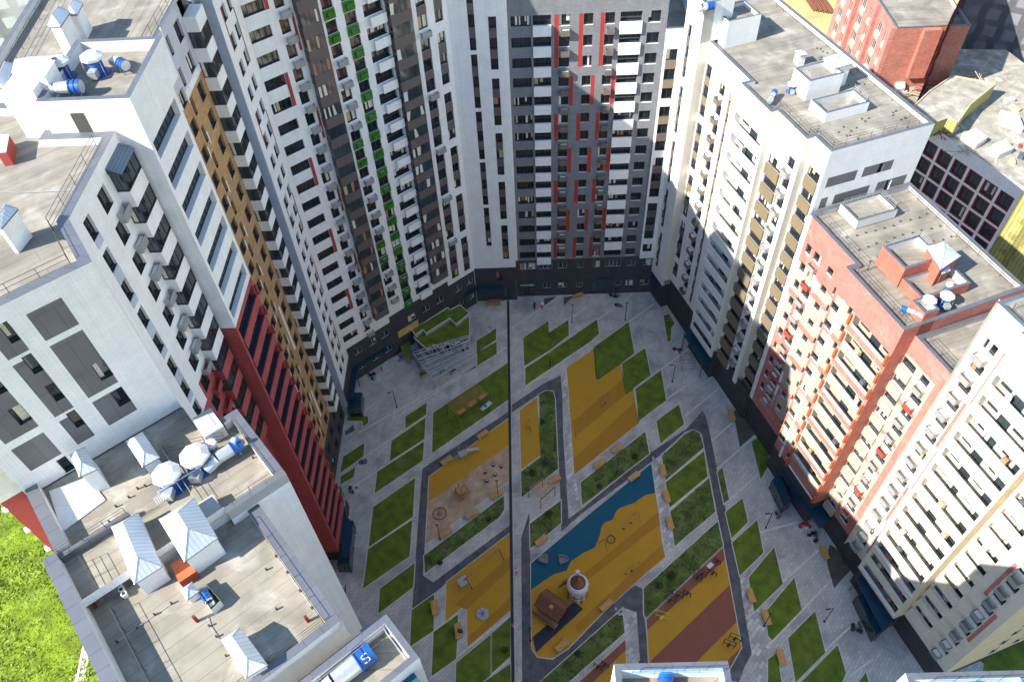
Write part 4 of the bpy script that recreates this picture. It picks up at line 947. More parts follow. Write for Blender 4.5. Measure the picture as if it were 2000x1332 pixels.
# ======================= COURTYARD OBJECTS =======================
def proto_copy(root,loc,rot,label,group=None):
    def cp(o,par):
        c=o.copy(); COL.objects.link(c)
        if par is not None: c.parent=par
        for ch in list(o.children): cp(ch,c)
        return c
    r=cp(root,None); r.location=loc; r.rotation_euler=(0,0,rot); r['label']=label
    if group: r['group']=group
    return r
PR={}
def place(kind,maker,loc,rot,label,group=None,cat=None):
    if kind not in PR:
        r=maker(); PR[kind]=r; r.location=loc; r.rotation_euler=(0,0,rot); r['label']=label
        if group: r['group']=group
        return r
    return proto_copy(PR[kind],loc,rot,label,group)
def mk_bench():
    r=thing('bench','bench','bench',(0,0,0)); mb=MB(); mb.box(-1.0,1.0,-.42,.42,.40,.47,'wood'); mb.build('seat',r)
    for x in (-.8,.8): mb=MB(); mb.box(x-.06,x+.06,-.36,.36,0,.40,'kerb'); mb.build('leg',r)
    mb=MB(); mb.box(-1.0,1.0,.43,.47,.3,.46,'woodbrown'); mb.build('side_board',r)
    return r
BEN=[("1122,583 1136,577",'wooden bench by the triangular soil bed at the far tower'),("1196,884 1214,874",'wooden bench on the path just below the large ochre court, right one of two'),("1161,914 1180,901",'wooden bench on the path just below the large ochre court, left one of two'),("1229,940 1247,926",'wooden bench at the upper edge of the blue rubber surface'),
("1292,911 1296,931",'upper bench of three along the paved path right of the blue surface'),("1298,961 1304,982",'middle bench of three along the paved path right of the blue surface'),("1305,1012 1310,1034",'lowest bench of three along the paved path right of the blue surface'),("1425,803 1431,823",'wooden bench at the dark soil bed by the red tower base'),
("1048,1065 1067,1049",'wooden bench on the grass edge at the left tip of the blue surface'),("1175,1193 1194,1176",'wooden bench on the lower edge of the central playground, right of the play house'),("1088,1271 1108,1252",'wooden bench at the bottom tip of the central playground'),("1461,1152 1470,1177",'wooden bench on the coarse paving right of the fitness area'),
("1491,1195 1500,1221",'wooden bench with a lamp post beside it, right of the fitness area'),("1603,1069 1613,1093",'wooden bench at the soil bed below the red tower'),("1520,1271 1528,1300",'lowest wooden bench on the right, between two lawns'),("934,858 953,844",'wooden bench on the upper edge of the left ochre area near the channel'),
("864,908 882,895",'wooden bench on the upper left edge of the left ochre area'),("960,974 980,962",'wooden bench with a lamp at the right of the sand pit path'),("861,1050 880,1037",'wooden bench with a lamp at the left of the sand pit path'),("913,1012 932,1000",'wooden bench between the two lamp benches on the sand pit path'),
("847,1176 851,1201",'wooden bench on the small lawn left of the carousel area'),("893,1220 897,1247",'wooden bench with a person sitting on it'),("1077,943 1089,936",'wooden bench beside the small square pergola')]
for s,l in BEN:
    a,c=PX(s); place('bench',mk_bench,((a[0]+c[0])/2,(a[1]+c[1])/2,0.03),math.atan2(c[1]-a[1],c[0]-a[0]),l,'wooden benches in the courtyard')
def mk_lamp(arm):
    def f():
        r=thing('street_lamp','lamp','street lamp',(0,0,0)); mb=MB(); mb.cyl((0,0,.0),(0,0,4.4),.06,.045,'black',8); mb.build('post',r)
        mb=MB(); mb.bar((0,0,4.38),(.9 if arm else .25,0,4.38),.035,'black'); ar=mb.build('arm',r); ar['_w']=(0,0,0); mb=MB(); mb.box(.35 if arm else -.2,1.0 if arm else .2,-.09,.09,4.28,4.34,'frame'); mb.build('lamp_head',ar)
        mb=MB(); mb.cyl((0,0,0),(0,0,.06),.16,.16,'black',8); mb.build('base',r); return r
    return f
LMP=[("1117,629",0,'slim lamp post in front of the far tower, left one'),("1221,625",0,'slim lamp post in front of the far tower, right one'),("1313,746",1,'lamp post with a short arm on the paving under the white tower'),("775,795",1,'lamp post with a short arm left of the first lawns'),("860,1052",0,'dark lamp post at the left sand pit bench'),("973,968",0,'dark lamp post at the right sand pit bench'),("1083,880",0,'lamp post in the long planted strip right of the small ochre court'),
("1204,925",0,'lamp post in the planted strip above the blue surface'),("1346,1112",0,'lamp post in the planted strip above the fitness area'),("1610,1213",1,'lamp post with an arm on the paving below the soil bed'),("1496,1030",1,'lamp post with an arm near the porch of the red tower'),("1492,1222",0,'dark lamp post touching a bench right of the fitness area'),("1330,684",0,'lamp post at the corner of the long dark blue canopy'),("1036,1250",0,'lamp post at the left kerb of the dark rubber stripe')]
for s,a,l in LMP:
    p=at(*map(float,s.split(','))); place('lamp%d'%a,mk_lamp(a),(*p,0),random.uniform(2.6,3.6),l,'dark courtyard lamp posts')
# pergolas
def pergola(q,h,n,lab,alt=False):
    q=pxq(q,h); r=thing('pergola',lab,'pergola',(*q[0],0)); V=[Vector(x) for x in q]
    for k in range(n):
        t=(k+.5)/n; a=V[0].lerp(V[1],t); c=V[3].lerp(V[2],t); mb=MB(); mb.bar((a.x,a.y,h),(c.x,c.y,h),.04,'wood'); mb.build('slat',r)
    for a,c in ((0,1),(3,2)): mb=MB(); mb.bar((*q[a],h-.1),(*q[c],h-.1),.07,'frame'); mb.build('beam',r)
    for k in range(4): mb=MB(); mb.bar((*q[k],0),(*q[k],h-.15),.06,'frame'); mb.build('post',r)
pergola([(871,789),(933,748),(956,769),(894,816)],2.8,24,'long pergola with thin wooden slats on the dark lawn')
pergola([(1032,952),(1059,932),(1084,950),(1056,975)],2.8,15,'small square pergola at the path crossing')
for s,l in (("897,812 907,804",'wooden table under the left end of the long pergola'),("918,796 928,789",'wooden table under the middle of the long pergola'),("938,784 948,775",'wooden table under the right end of the long pergola')):
    a,c=PX(s); m=((a[0]+c[0])/2,(a[1]+c[1])/2); r=thing('table',l,'table',(*m,0)); an=math.atan2(c[1]-a[1],c[0]-a[0]); mb=MB(); mb.box(-.7,.7,-.35,.35,.7,.76,'wood',rot=an,c=m); mb.build('tabletop',r)
    for x in (-.5,.5): mb=MB(); mb.box(x-.05,x+.05,-.25,.25,0,.7,'frame',rot=an,c=m); mb.build('leg',r)
# green roof pavilion with white lattice
hp=4.2
def PZ(s,z): return [at(*map(float,a.split(',')),z) for a in s.split()]
r=thing('pavilion','low pavilion with stepped grass roofs and a pale lattice terrace','pavilion',(*at(850,680),0))
def gz(s,z,z0,m,mw='galv'):
    q=PZ(s,z)
    if sum(q[k][0]*q[(k+1)%len(q)][1]-q[(k+1)%len(q)][0]*q[k][1] for k in range(len(q)))<0: q=q[::-1]
    return q
q=gz("804,644 875,601 878,606 898,596 917,612 891,634 878,622 832,651 826,644 811,655",3.4,0,'lawn'); mb=MB(); prism(mb,q,2.6,3.35,'galv'); prism(mb,inset(q,.25),0,2.6,'glassb'); mb.build('upper_wall',r); mb=MB(); mb.poly([(x,y,3.35) for x,y in q],'lawn'); mb.build('grass_roof',r)
mb=MB(); 
for k in range(len(q)): mb.bar((*q[k],3.45),(*q[(k+1)%len(q)],3.45),.09,'capwhite')
mb.build('roof_edge',r)
q=gz("808,659 826,645 832,652 878,622 891,634 917,613 917,663 902,671 896,667 886,674 872,668 862,679 848,673 834,682",2.7,0,'lawn'); mb=MB(); prism(mb,q,1.9,2.62,'galv'); prism(mb,inset(q,.35),0,1.9,'glassb'); mb.build('lower_wall',r); mb=MB(); mb.poly([(x,y,2.62) for x,y in q],'lawn'); mb.build('grass_roof',r)
mb=MB()
for k in range(len(q)): mb.bar((*q[k],2.7),(*q[(k+1)%len(q)],2.7),.09,'capwhite')
mb.build('roof_edge',r)
# lattice
L0,L1,L2,L3=[Vector((*p,0)) for p in PZ("806,688 915,655 924,697 846,741",2.7)]
for i in range(9):
    t=i/8; a=L0.lerp(L3,t);c=L1.lerp(L2,t); mb=MB(); mb.bar((a.x,a.y,2.7+.25*math.sin(i*2)),(c.x,c.y,2.7+.25*math.sin(i*2)),.09,'lattice'); mb.build('lattice_beam',r)
    a=L0.lerp(L1,t);c=L3.lerp(L2,t); mb=MB(); mb.bar((a.x,a.y,2.6),(c.x,c.y,2.6),.08,'lattice'); mb.build('lattice_beam',r)
for i in range(26):
    t=(i+.5)/26; a=L0.lerp(L1,t);c=L3.lerp(L2,t)
    if i%3: mb=MB(); mb.bar((a.x,a.y,2.4),(c.x,c.y,2.4),.045,'lattice'); mb.build('lattice_slat',r)
for i in range(3):
    for j in range(4):
        a=L0.lerp(L3,i/2).lerp(L1.lerp(L2,i/2),j/3); mb=MB(); mb.bar((a.x,a.y,0),(a.x,a.y,2.2),.06,'galv'); mb.build('post',r)
q=gz("801,686 812,681 833,706 822,714",1.6,0,''); mb=MB(); prism(mb,q,0,1.6,'galv','sheetdark'); mb.build('stair_box',r)
q=gz("780,668 800,656 799,702 786,694",1.4,0,''); mb=MB(); prism(mb,q,0,1.35,'galv'); mb.build('planter',r); mb=MB(); mb.poly([(x,y,1.36) for x,y in q],'lawn'); mb.build('planter_grass',r)
for s in ("818,729 829,722 834,728 822,736","858,724 866,719 869,725 861,731","879,722 887,716 891,722 883,728"):
    q=gz(s,.8,0,''); mb=MB(); prism(mb,q,0,.8,'galv'); mb.poly([(x,y,.805) for x,y in q],'lawn'); mb.build('planter',r)
# ---- play equipment ----
def P0(x,y): return Vector((*at(x,y),0))
c=P0(1127,1160); r=thing('play_lighthouse','white octagonal play lighthouse with a reddish pointed roof','play tower',(c.x,c.y,0))
mb=MB(); mb.lathe(c,[(1.35,0),(1.15,2.6)],'cream',8); mb.build('lower_room',r); mb=MB()
for k in range(8):
    t=2*math.pi*(k+.5)/8; mb.bar((c.x+1.4*math.cos(t),c.y+1.4*math.sin(t),0),(c.x+1.2*math.cos(t),c.y+1.2*math.sin(t),2.7),.07,'woodred')
    t2=t+2*math.pi/8
    for z in (.5,1.5): mb.bar((c.x+1.38*math.cos(t),c.y+1.38*math.sin(t),z),(c.x+1.38*math.cos(t2),c.y+1.38*math.sin(t2),z),.05,'woodred')
mb.build('timber_frame',r); mb=MB(); mb.lathe(c,[(1.2,2.6),(1.45,2.65),(1.45,3.5),(1.2,3.9),(1.05,3.9),(1.05,3.2)],'whiteframe',16); mb.build('gallery',r)
mb=MB(); mb.lathe(c,[(.95,3.9),(.0,5.1)],'woodred',8); mb.lathe(c,[(.95,3.9),(.95,3.3)],'woodred',8); mb.build('roof',r)
mb=MB(); mb.box(-.25,.25,-.2,.2,4.6,5.3,'whiteframe',c=(c.x,c.y+.9)); mb.build('chimney',r)
c=P0(1078,1192); an=R_(-38); r=thing('play_house','brown wooden play house with a pitched roof beside the lighthouse','play house',(c.x,c.y,0)); ca,sa=math.cos(an),math.sin(an)
def Tq(x,y,z,c=c): return (c.x+x*ca-y*sa,c.y+x*sa+y*ca,z)
mb=MB(); mb.box(-1.6,1.6,-1.1,1.1,.3,2.0,'woodred',rot=an,c=(c.x,c.y)); mb.build('body',r)
mb=MB()
for s in (-1,1): mb.poly([Tq(-1.9,s*1.45,1.9),Tq(1.9,s*1.45,1.9),Tq(1.9,0,3.3),Tq(-1.9,0,3.3)],'woodred'); mb.poly([Tq(-1.9,s*1.45,1.82),Tq(1.9,s*1.45,1.82),Tq(1.9,0,3.22),Tq(-1.9,0,3.22)],'woodred')
mb.build('roof',r); mb=MB(); mb.box(.1,.6,-.9,-.4,2.6,3.3,'woodbrown',rot=an,c=(c.x,c.y)); mb.build('dormer',r)
mb=MB()
for k in range(9): mb.bar(Tq(-1.8+k*.45,-1.9,0),Tq(-1.8+k*.45,-1.9,1.1),.05,'woodred')
mb.bar(Tq(-1.8,-1.9,1.1),Tq(1.8,-1.9,1.1),.06,'woodred'); mb.bar(Tq(-1.8,-1.9,.6),Tq(1.8,-1.9,.6),.05,'woodred'); mb.box(-1.8,1.8,-1.95,-1.1,.25,.35,'woodbrown',rot=an,c=(c.x,c.y)); mb.build('porch_rail',r)
mb=MB(); a=P0(1095,1150);d=P0(1116,1138)
for k in range(14):
    q=a.lerp(d,k/13); mb.bar((q.x-.3,q.y-.35,1.2),(q.x+.3,q.y+.35,1.2),.05,'woodred'); mb.bar((q.x-.3,q.y-.35,1.2),(q.x-.3,q.y-.35,1.9),.025,'woodred'); mb.bar((q.x+.3,q.y+.35,1.2),(q.x+.3,q.y+.35,1.9),.025,'woodred')
for s in(-1,1): mb.bar((a.x+.3*s,a.y+.35*s,1.9),(d.x+.3*s,d.y+.35*s,1.9),.04,'woodred')
mb.build('bridge',r)
# play boats
for j,(x,y,s) in enumerate(((1069,1095,1),(1093,1093,-1))):
    c=P0(x,y); r=thing('play_boat',['blue rimmed half boat on the blue surface, left half','blue rimmed half boat on the blue surface, right half'][j],'play boat',(c.x,c.y,0)); mb=MB(); pts=[]
    for k in range(9):
        t=-math.pi/2+math.pi*k/8; pts.append((c.x-s*(math.cos(t)**1.6)*1.25*1.0,c.y+math.sin(t)*.62+.1*s))
    for z,rr,m in ((.35,1,'woodbrown'),(.6,1,'bluepaint')):
        for k in range(8): mb.bar((*pts[k],z),(*pts[k+1],z),.09,m)
    mb.poly([(x_,y_,.3) for x_,y_ in (pts if s<0 else pts[::-1])],'woodbrown'); mb.build('hull',r); mb=MB(); mb.bar((c.x,c.y,.3),(c.x,c.y,1.3),.04,'woodbrown'); mb.box(c.x-.1,c.x+.1,c.y-.5,c.y+.5,.5,.56,'woodbrown'); mb.build('seat_and_mast',r)
def aframe(r,a,d,h,m='woodbrown',w=.9,rad=.06):
    v=(d-a).normalized(); n=Vector((-v.y,v.x,0)); mb=MB(); mb.bar((a.x,a.y,h),(d.x,d.y,h),rad,m); mb.build('top_beam',r)
    for e in (a,d):
        for s in (-1,1): mb=MB(); mb.bar((e.x+n.x*w*s,e.y+n.y*w*s,0),(e.x,e.y,h),rad,m); mb.build('leg',r)
a=P0(1178,1068);d=P0(1243,1014); r=thing('swing_set','long wooden swing frame with a round nest seat and two small seats','swing',(a.x,a.y,0)); aframe(r,a,d,2.4)
q=a.lerp(d,.22); mb=MB(); mb.lathe((q.x,q.y,.45),[(.62,0),(.66,.06),(.6,.1),(.5,.02)],'black',16); mb.build('nest_seat',r)
for t in (.6,.82):
    q=a.lerp(d,t); mb=MB(); mb.box(q.x-.22,q.x+.22,q.y-.1,q.y+.1,.45,.5,'black'); [mb.bar((q.x+s*.2,q.y,.5),(q.x+s*.2,q.y,2.35),.012,'galv') for s in (-1,1)]; mb.build('swing_seat',r)
def balance(x0,y0,x1,y1,lab,cat='seesaw',m='woodbrown'):
    a=P0(x0,y0);d=P0(x1,y1); r=thing('seesaw' if cat=='seesaw' else 'balance_beam',lab,cat,(a.x,a.y,0)); mb=MB(); mb.bar((a.x,a.y,.55),(d.x,d.y,.75),.09,m); mb.build('beam',r); q=(a+d)/2
    mb=MB(); mb.cyl((q.x,q.y,0),(q.x,q.y,.6),.14,.1,'black',8); mb.build('pivot',r)
    for t in (.08,.92): q=a.lerp(d,t); mb=MB(); mb.bar((q.x-.18,q.y+.15,.95),(q.x+.18,q.y-.15,.95),.03,'black'); mb.bar((q.x,q.y,.65),(q.x,q.y,.95),.03,'black'); mb.build('handle',r)
balance(1174,800,1188,775,'pale seesaw in the middle of the large ochre court'); balance(1034,825,1037,850,'seesaw on the small narrow ochre court'); balance(1218,1127,1249,1103,'long balance beam at the right of the central playground','balance beam')
# climbing ship on sand, slide frame
c=P0(903,968); r=thing('climbing_frame','wooden climbing frame with poles standing on the sand','climbing frame',(c.x,c.y,0)); mb=MB(); mb.box(-1.1,1.1,-.8,.8,.9,1.0,'woodbrown',rot=.6,c=(c.x,c.y)); mb.build('deck',r)
for k in range(7): x,y=random.uniform(-1.4,1.4),random.uniform(-1.2,1.2); mb=MB(); mb.bar((c.x+x,c.y+y,0),(c.x+x*.8,c.y+y*.8,random.uniform(1.8,3.0)),.07,'woodbrown'); mb.build('pole',r)
mb=MB(); mb.box(-.7,.7,-.6,.6,1.7,1.8,'wood',rot=.6,c=(c.x,c.y)); mb.build('roof',r)
c=P0(905,893); r=thing('slide','small grey slide with a climbing net at the top of the left ochre area','slide',(c.x,c.y,0)); mb=MB(); mb.box(-.6,.6,-.5,.5,1.2,1.27,'galv',rot=.5,c=(c.x,c.y)); mb.build('platform',r)
a=Vector((c.x+.5,c.y+.3,1.25)); d=Vector((c.x+2.4,c.y+1.3,.25)); mb=MB(); n=Vector((-.45,.85,0))*.28; mb.poly([a-n,d-n,d+n,a+n],'silver'); [mb.bar(a+s*n+Vector((0,0,.08)),d+s*n+Vector((0,0,.08)),.05,'silver') for s in(-1,1)]; mb.build('chute',r)
for x,y in ((-.6,-.5),(.6,-.5),(.6,.5),(-.6,.5)): mb=MB(); mb.bar((c.x+x,c.y+y,0),(c.x+x,c.y+y,2.2),.05,'galv'); mb.build('pole',r)
mb=MB(); [mb.bar((c.x-.6-.2*k,c.y-.5+.1*k,1.2-.25*k),(c.x-.6-.2*k,c.y+.5+.1*k,1.2-.25*k),.025,'bluepaint') for k in range(5)]; mb.build('climbing_net',r)
c=P0(943,1199); r=thing('carousel','round grey carousel with six spokes on the ochre surface','carousel',(c.x,c.y,0)); mb=MB(); mb.cyl((c.x,c.y,.1),(c.x,c.y,.2),.85,.85,'galv',24); mb.build('platform',r); mb=MB(); [mb.bar((c.x,c.y,.5),(c.x+.8*math.cos(k*1.047),c.y+.8*math.sin(k*1.047),.5),.03,'woodred') for k in range(6)]; mb.cyl((c.x,c.y,.2),(c.x,c.y,.6),.08,.08,'woodred',8); mb.build('handrail',r)
c=P0(859,1003); r=thing('sand_wheel','round toothed sand play table set into the sand','sand table',(c.x,c.y,0)); mb=MB(); mb.lathe((c.x,c.y,0),[(1.05,0),(1.05,.12),(.95,.12),(.9,.03)],'woodred',20); [mb.bar((c.x,c.y,.12),(c.x+math.cos(k*.785),c.y+math.sin(k*.785),.12),.04,'woodbrown') for k in range(8)]; mb.build('ring',r)
a=P0(913,1143);d=P0(975,1086);e=P0(990,1190); r=thing('rope_course','tall pole rope course with a sloping beam and a netted cube','climbing frame',(a.x,a.y,0)); mb=MB(); mb.bar((a.x,a.y,2.2),(d.x,d.y,2.6),.09,'woodbrown'); mb.build('top_beam',r)
for q in (a,d): 
    for s in(-1,1): mb=MB(); mb.bar((q.x+s*.7,q.y-s*.6,0),(q.x,q.y,2.5),.08,'woodred'); mb.build('leg',r)
mb=MB(); mb.bar((d.x,d.y,2.6),(e.x,e.y,2.2),.05,'woodbrown'); mb.build('rope_beam',r); mb=MB(); q=P0(906,1140); mb.box(-.7,.7,-.6,.6,.9,1.0,'galv',rot=.6,c=(q.x,q.y)); [mb.bar((q.x+x,q.y+y,0),(q.x+x,q.y+y,1.5),.05,'galv') for x,y in((-.7,-.6),(.7,-.6),(.7,.6),(-.7,.6))]; mb.build('netted_cube',r)
for i,(x,y) in enumerate(((964,909),(979,912),(948,923),(967,928),(951,940))):
    c=P0(x,y); r=thing('stepping_stump',['top left stump of the five on the sand','top right stump of the five on the sand','leftmost stump of the five on the sand','middle right stump of the five on the sand','lowest stump of the five on the sand'][i],'play stump',(c.x,c.y,0),'round stumps on the sand'); mb=MB(); mb.cyl((c.x,c.y,0),(c.x,c.y,.4),.25,.25,'black',10); mb.build('post',r); mb=MB(); mb.cyl((c.x,c.y,.4),(c.x,c.y,.46),.15,.1,'capwhite',8); mb.build('cap',r)
# fitness machines
def fitness(x,y,lab,m='black',big=1.0,bar=0):
    c=P0(x,y); r=thing('fitness_machine',lab,'exercise machine',(c.x,c.y,0),'outdoor exercise machines'); mb=MB(); mb.bar((c.x-.6*big,c.y+.3,0),(c.x-.6*big,c.y+.3,1.9*big),.05,m); mb.build('post',r); mb=MB(); mb.bar((c.x+.6*big,c.y-.3,0),(c.x+.6*big,c.y-.3,1.9*big),.05,m); mb.build('post',r)
    mb=MB(); mb.bar((c.x-.6*big,c.y+.3,1.8*big),(c.x+.6*big,c.y-.3,1.8*big),.045,m); mb.bar((c.x-.6*big,c.y+.3,.8),(c.x+.6*big,c.y-.3,.8),.045,m); mb.build('crossbar',r)
    mb=MB(); mb.box(-.3,.3,-.15,.15,.5,.58,m,rot=.7,c=(c.x,c.y)); mb.bar((c.x,c.y,.0),(c.x,c.y,.55),.05,m); mb.build('seat',r)
for x,y,l,m,g in ((1292,1208,'long yellow sloping exercise bench with rails','yellow',1.3),(1308,1175,'first dark exercise frame right of the yellow one','black',1.0),(1322,1166,'second dark exercise frame right of the yellow one','black',1.1),(1341,1162,'small dark exercise machine on the red stripe edge','black',.7),(1361,1131,'dark exercise machine, left of the upper pair','black',.8),(1370,1124,'dark exercise machine, right of the upper pair','black',.9),(1391,1122,'small dark twin exercise machine below the white board','black',.7),(1400,1099,'dark exercise wheel near the upper right corner','black',.6),(1422,1262,'dark exercise rack in the lower right corner, left','black',1.1),(1434,1250,'dark exercise rack in the lower right corner, right','black',1.1),(1167,1305,'dark exercise frame on the lower red area','black',.8),(1181,1300,'thin exercise frame on the lower red area','black',.7)): fitness(x,y,l,m,g)
c=P0(1384,1112); r=thing('notice_board','small white board standing on the red rubber stripe','sign board',(c.x,c.y,0)); mb=MB(); mb.box(-.45,.45,-.3,.3,1.3,1.4,'capwhite',rot=.7,c=(c.x,c.y)); mb.build('board',r); mb=MB(); mb.bar((c.x,c.y,0),(c.x,c.y,1.3),.05,'frame'); mb.build('post',r)
# workers' piles and carts
def pile(x,y,lab,cols,name='rubbish_pile',cat='rubbish',n=9,sz=.35):
    c=P0(x,y); r=thing(name,lab,cat,(c.x,c.y,0))
    for k in range(n):
        a,b_=random.uniform(-.7,.7),random.uniform(-.6,.6); s=random.uniform(.4,1)*sz; mb=MB(); mb.box(-s,s,-s*.7,s*.7,.0,s*random.uniform(.5,1.4),random.choice(cols),rot=random.random()*3,c=(c.x+a,c.y+b_)); mb.build('piece',r)
pile(1200,577,'dark barrow of building waste by the middle entrance',['black','cap','maroon']); pile(1208,595,'small dark cart on the paving in front of the far tower',['black','cap']); pile(778,700,'heap of coloured bags at the left of the pavilion',['cloth_white','bluepaint','cloth_pink','galv'],n=14,sz=.3)
pile(727,735,'dark wheelbarrow near the bent blue canopy',['black','cap','galv']); pile(706,906,'pair of grey crates at the edge of the first left lawns',['capwhite','cap'],n=4); pile(687,958,'two dark crates beside the leftmost bench',['black','cap'],n=4); pile(1324,683,'rusty dark box beside the canopy post under the white tower',['black','maroon'],n=4)
pile(1572,1028,'red and white bags beside the porch of the red tower',['cloth_red','cloth_white'],n=7,sz=.3); pile(1587,1050,'dark container by the path below the red tower',['black','cap'],n=5,sz=.5); pile(1522,1005,'dark bin pair left of the red tower porch',['black','cap'],n=5); pile(1672,1226,'dark scrap bundle in front of the cream tower',['black','cap'],n=12,sz=.3)
pile(1203,1193,'pair of grey slabs on the dark path',['galv','capwhite'],n=4,sz=.25); pile(954,644,'white plastic crate near the pavilion corner',['capwhite','galv'],n=4,sz=.3)
c=P0(966,590); r=thing('timber_stack','stack of pale wooden boards under the blue entrance canopy','timber',(c.x,c.y,0))
for k in range(5): mb=MB(); mb.box(c.x-1.1,c.x+1.1,c.y-.9+k*.4,c.y-.6+k*.4,.05,.5-.06*k,'woodbrown'); mb.build('board',r)
c=P0(950,796); r=thing('garden_swing','pale hanging lounger with coloured cushions right of the long pergola','garden swing',(c.x,c.y,0)); mb=MB(); mb.box(-1.1,1.1,-.35,.35,.45,.55,'capwhite',rot=.75,c=(c.x,c.y)); mb.build('seat',r); mb=MB(); mb.box(-.4,.1,-.25,.25,.55,.7,'bluepaint',rot=.75,c=(c.x,c.y)); mb.build('cushion',r); aframe(r,P0(941,803),P0(958,786),1.6,'black',.4,.03)
# leaning gate frame on the paving
c=P0(1341,715); r=thing('bar_cage','thin metal climbing cage on the paving under the white tower','climbing frame',(c.x,c.y,0)); mb=MB()
P4=[(c.x+x,c.y+y) for x,y in((-1,-1),(1,-1),(1,1),(-1,1))]
for x,y in P4: mb.bar((x,y,0),(x,y,2),.03,'cap')
for z in (.4,1.98):
    for k in range(4): mb.bar((*P4[k],z),(*P4[(k+1)%4],z),.025,'cap')
mb.build('cage_bars',r)
# people
def person(x,y,lab,top,bot,rot=0,sit=False,z0=0.0,h=1.75):
    c=P0(x,y); r=thing('person',lab,'person',(c.x,c.y,z0)); me=bpy.data.meshes.new('body')
    if sit: J=[(0,0,.55),(0,0,.8),(0,.02,1.05),(0,.02,1.2),(0,.05,1.36),(.1,0,.52),(.14,.42,.5),(.14,.45,.06),(-.1,0,.52),(-.14,.42,.5),(-.14,.45,.06),(.2,.02,1.08),(.26,.12,.82),(.16,.34,.68),(-.2,.02,1.08),(-.26,.12,.82),(-.16,.34,.68)]
    else: J=[(0,0,.95),(0,0,1.2),(0,0,1.42),(0,0,1.52),(0,.02,1.66),(.1,0,.9),(.12,.05,.5),(.12,.0,.06),(-.1,0,.9),(-.12,-.1,.5),(-.12,-.2,.06),(.2,0,1.4),(.27,-.02,1.12),(.27,.08,.86),(-.2,0,1.4),(-.27,.0,1.12),(-.26,.1,.88)]
    E=[(0,1),(1,2),(2,3),(3,4),(0,5),(5,6),(6,7),(0,8),(8,9),(9,10),(2,11),(11,12),(12,13),(2,14),(14,15),(15,16)]
    rad=[.15,.15,.15,.06,.11,.1,.07,.055,.1,.07,.055,.07,.05,.04,.07,.05,.04]
    ca,sa=math.cos(rot),math.sin(rot); s=h/1.75
    me.from_pydata([((x*ca-y*sa)*s,(x*sa+y*ca)*s,z*s) for x,y,z in J],E,[]); o=bpy.data.objects.new('body',me); COL.objects.link(o); o.parent=r
    m=o.modifiers.new('s','SKIN'); 
    for k,v in enumerate(me.skin_vertices[0].data if me.skin_vertices else []): v.radius=(rad[k]*s,rad[k]*s*.85)
    if not me.skin_vertices:
        bpy.context.view_layer.objects.active=o
        with bpy.context.temp_override(object=o,active_object=o): bpy.ops.mesh.customdata_skin_add()
        for k,v in enumerate(me.skin_vertices[0].data): v.radius=(rad[k]*s,rad[k]*s*.85); v.use_root=(k==0)
    o.modifiers.new('u','SUBSURF').levels=1; o.modifiers['u'].render_levels=1; me.materials.append(MATS[top])
    mb=MB(); hx=Vector((0,.03,1.70 if not sit else 1.40))*s; hx=Vector((hx.x*ca-hx.y*sa,hx.x*sa+hx.y*ca,hx.z)); mb.lathe((c.x+hx.x,c.y+hx.y,z0+hx.z-.1),[(.0,0),(.09,.05),(.11,.13),(.08,.21),(0,.24)],'black',10); mb.build('hair',r)
    mb=MB(); k0=5 if not sit else 5
    for a,b_,q in ((5,6,.1),(6,7,.075),(8,9,.1),(9,10,.075)):
        A_=[Vector(J[i]) for i in (a,b_)]; A_=[Vector(((v.x*ca-v.y*sa)*s+c.x,(v.x*sa+v.y*ca)*s+c.y,v.z*s+z0)) for v in A_]; mb.cyl(A_[0],A_[1],q*1.05*s,q*.9*s,bot,8)
    mb.build('trousers',r)
person(1044,603,'person in dark clothes walking on the paving before the far tower','cloth_dark','cloth_dark',.5); person(1059,602,'person in white and red clothes on the paving before the far tower','cloth_white','cloth_red',-.4,h=1.8)
person(897,1236,'person in dark clothes sitting on a bench','cloth_dark','cloth_dark',-1.2,True); person(747,726,'person in pink clothes near the bent blue canopy','cloth_pink','cloth_pink',1.0,h=1.2); person(1002,1225,'person in pink clothes on the path beside the black channel','cloth_pink','cloth_white',2.0); person(1009,1120,'person in pale clothes on the path left of the asphalt','cloth_white','cloth_pink',0.5)
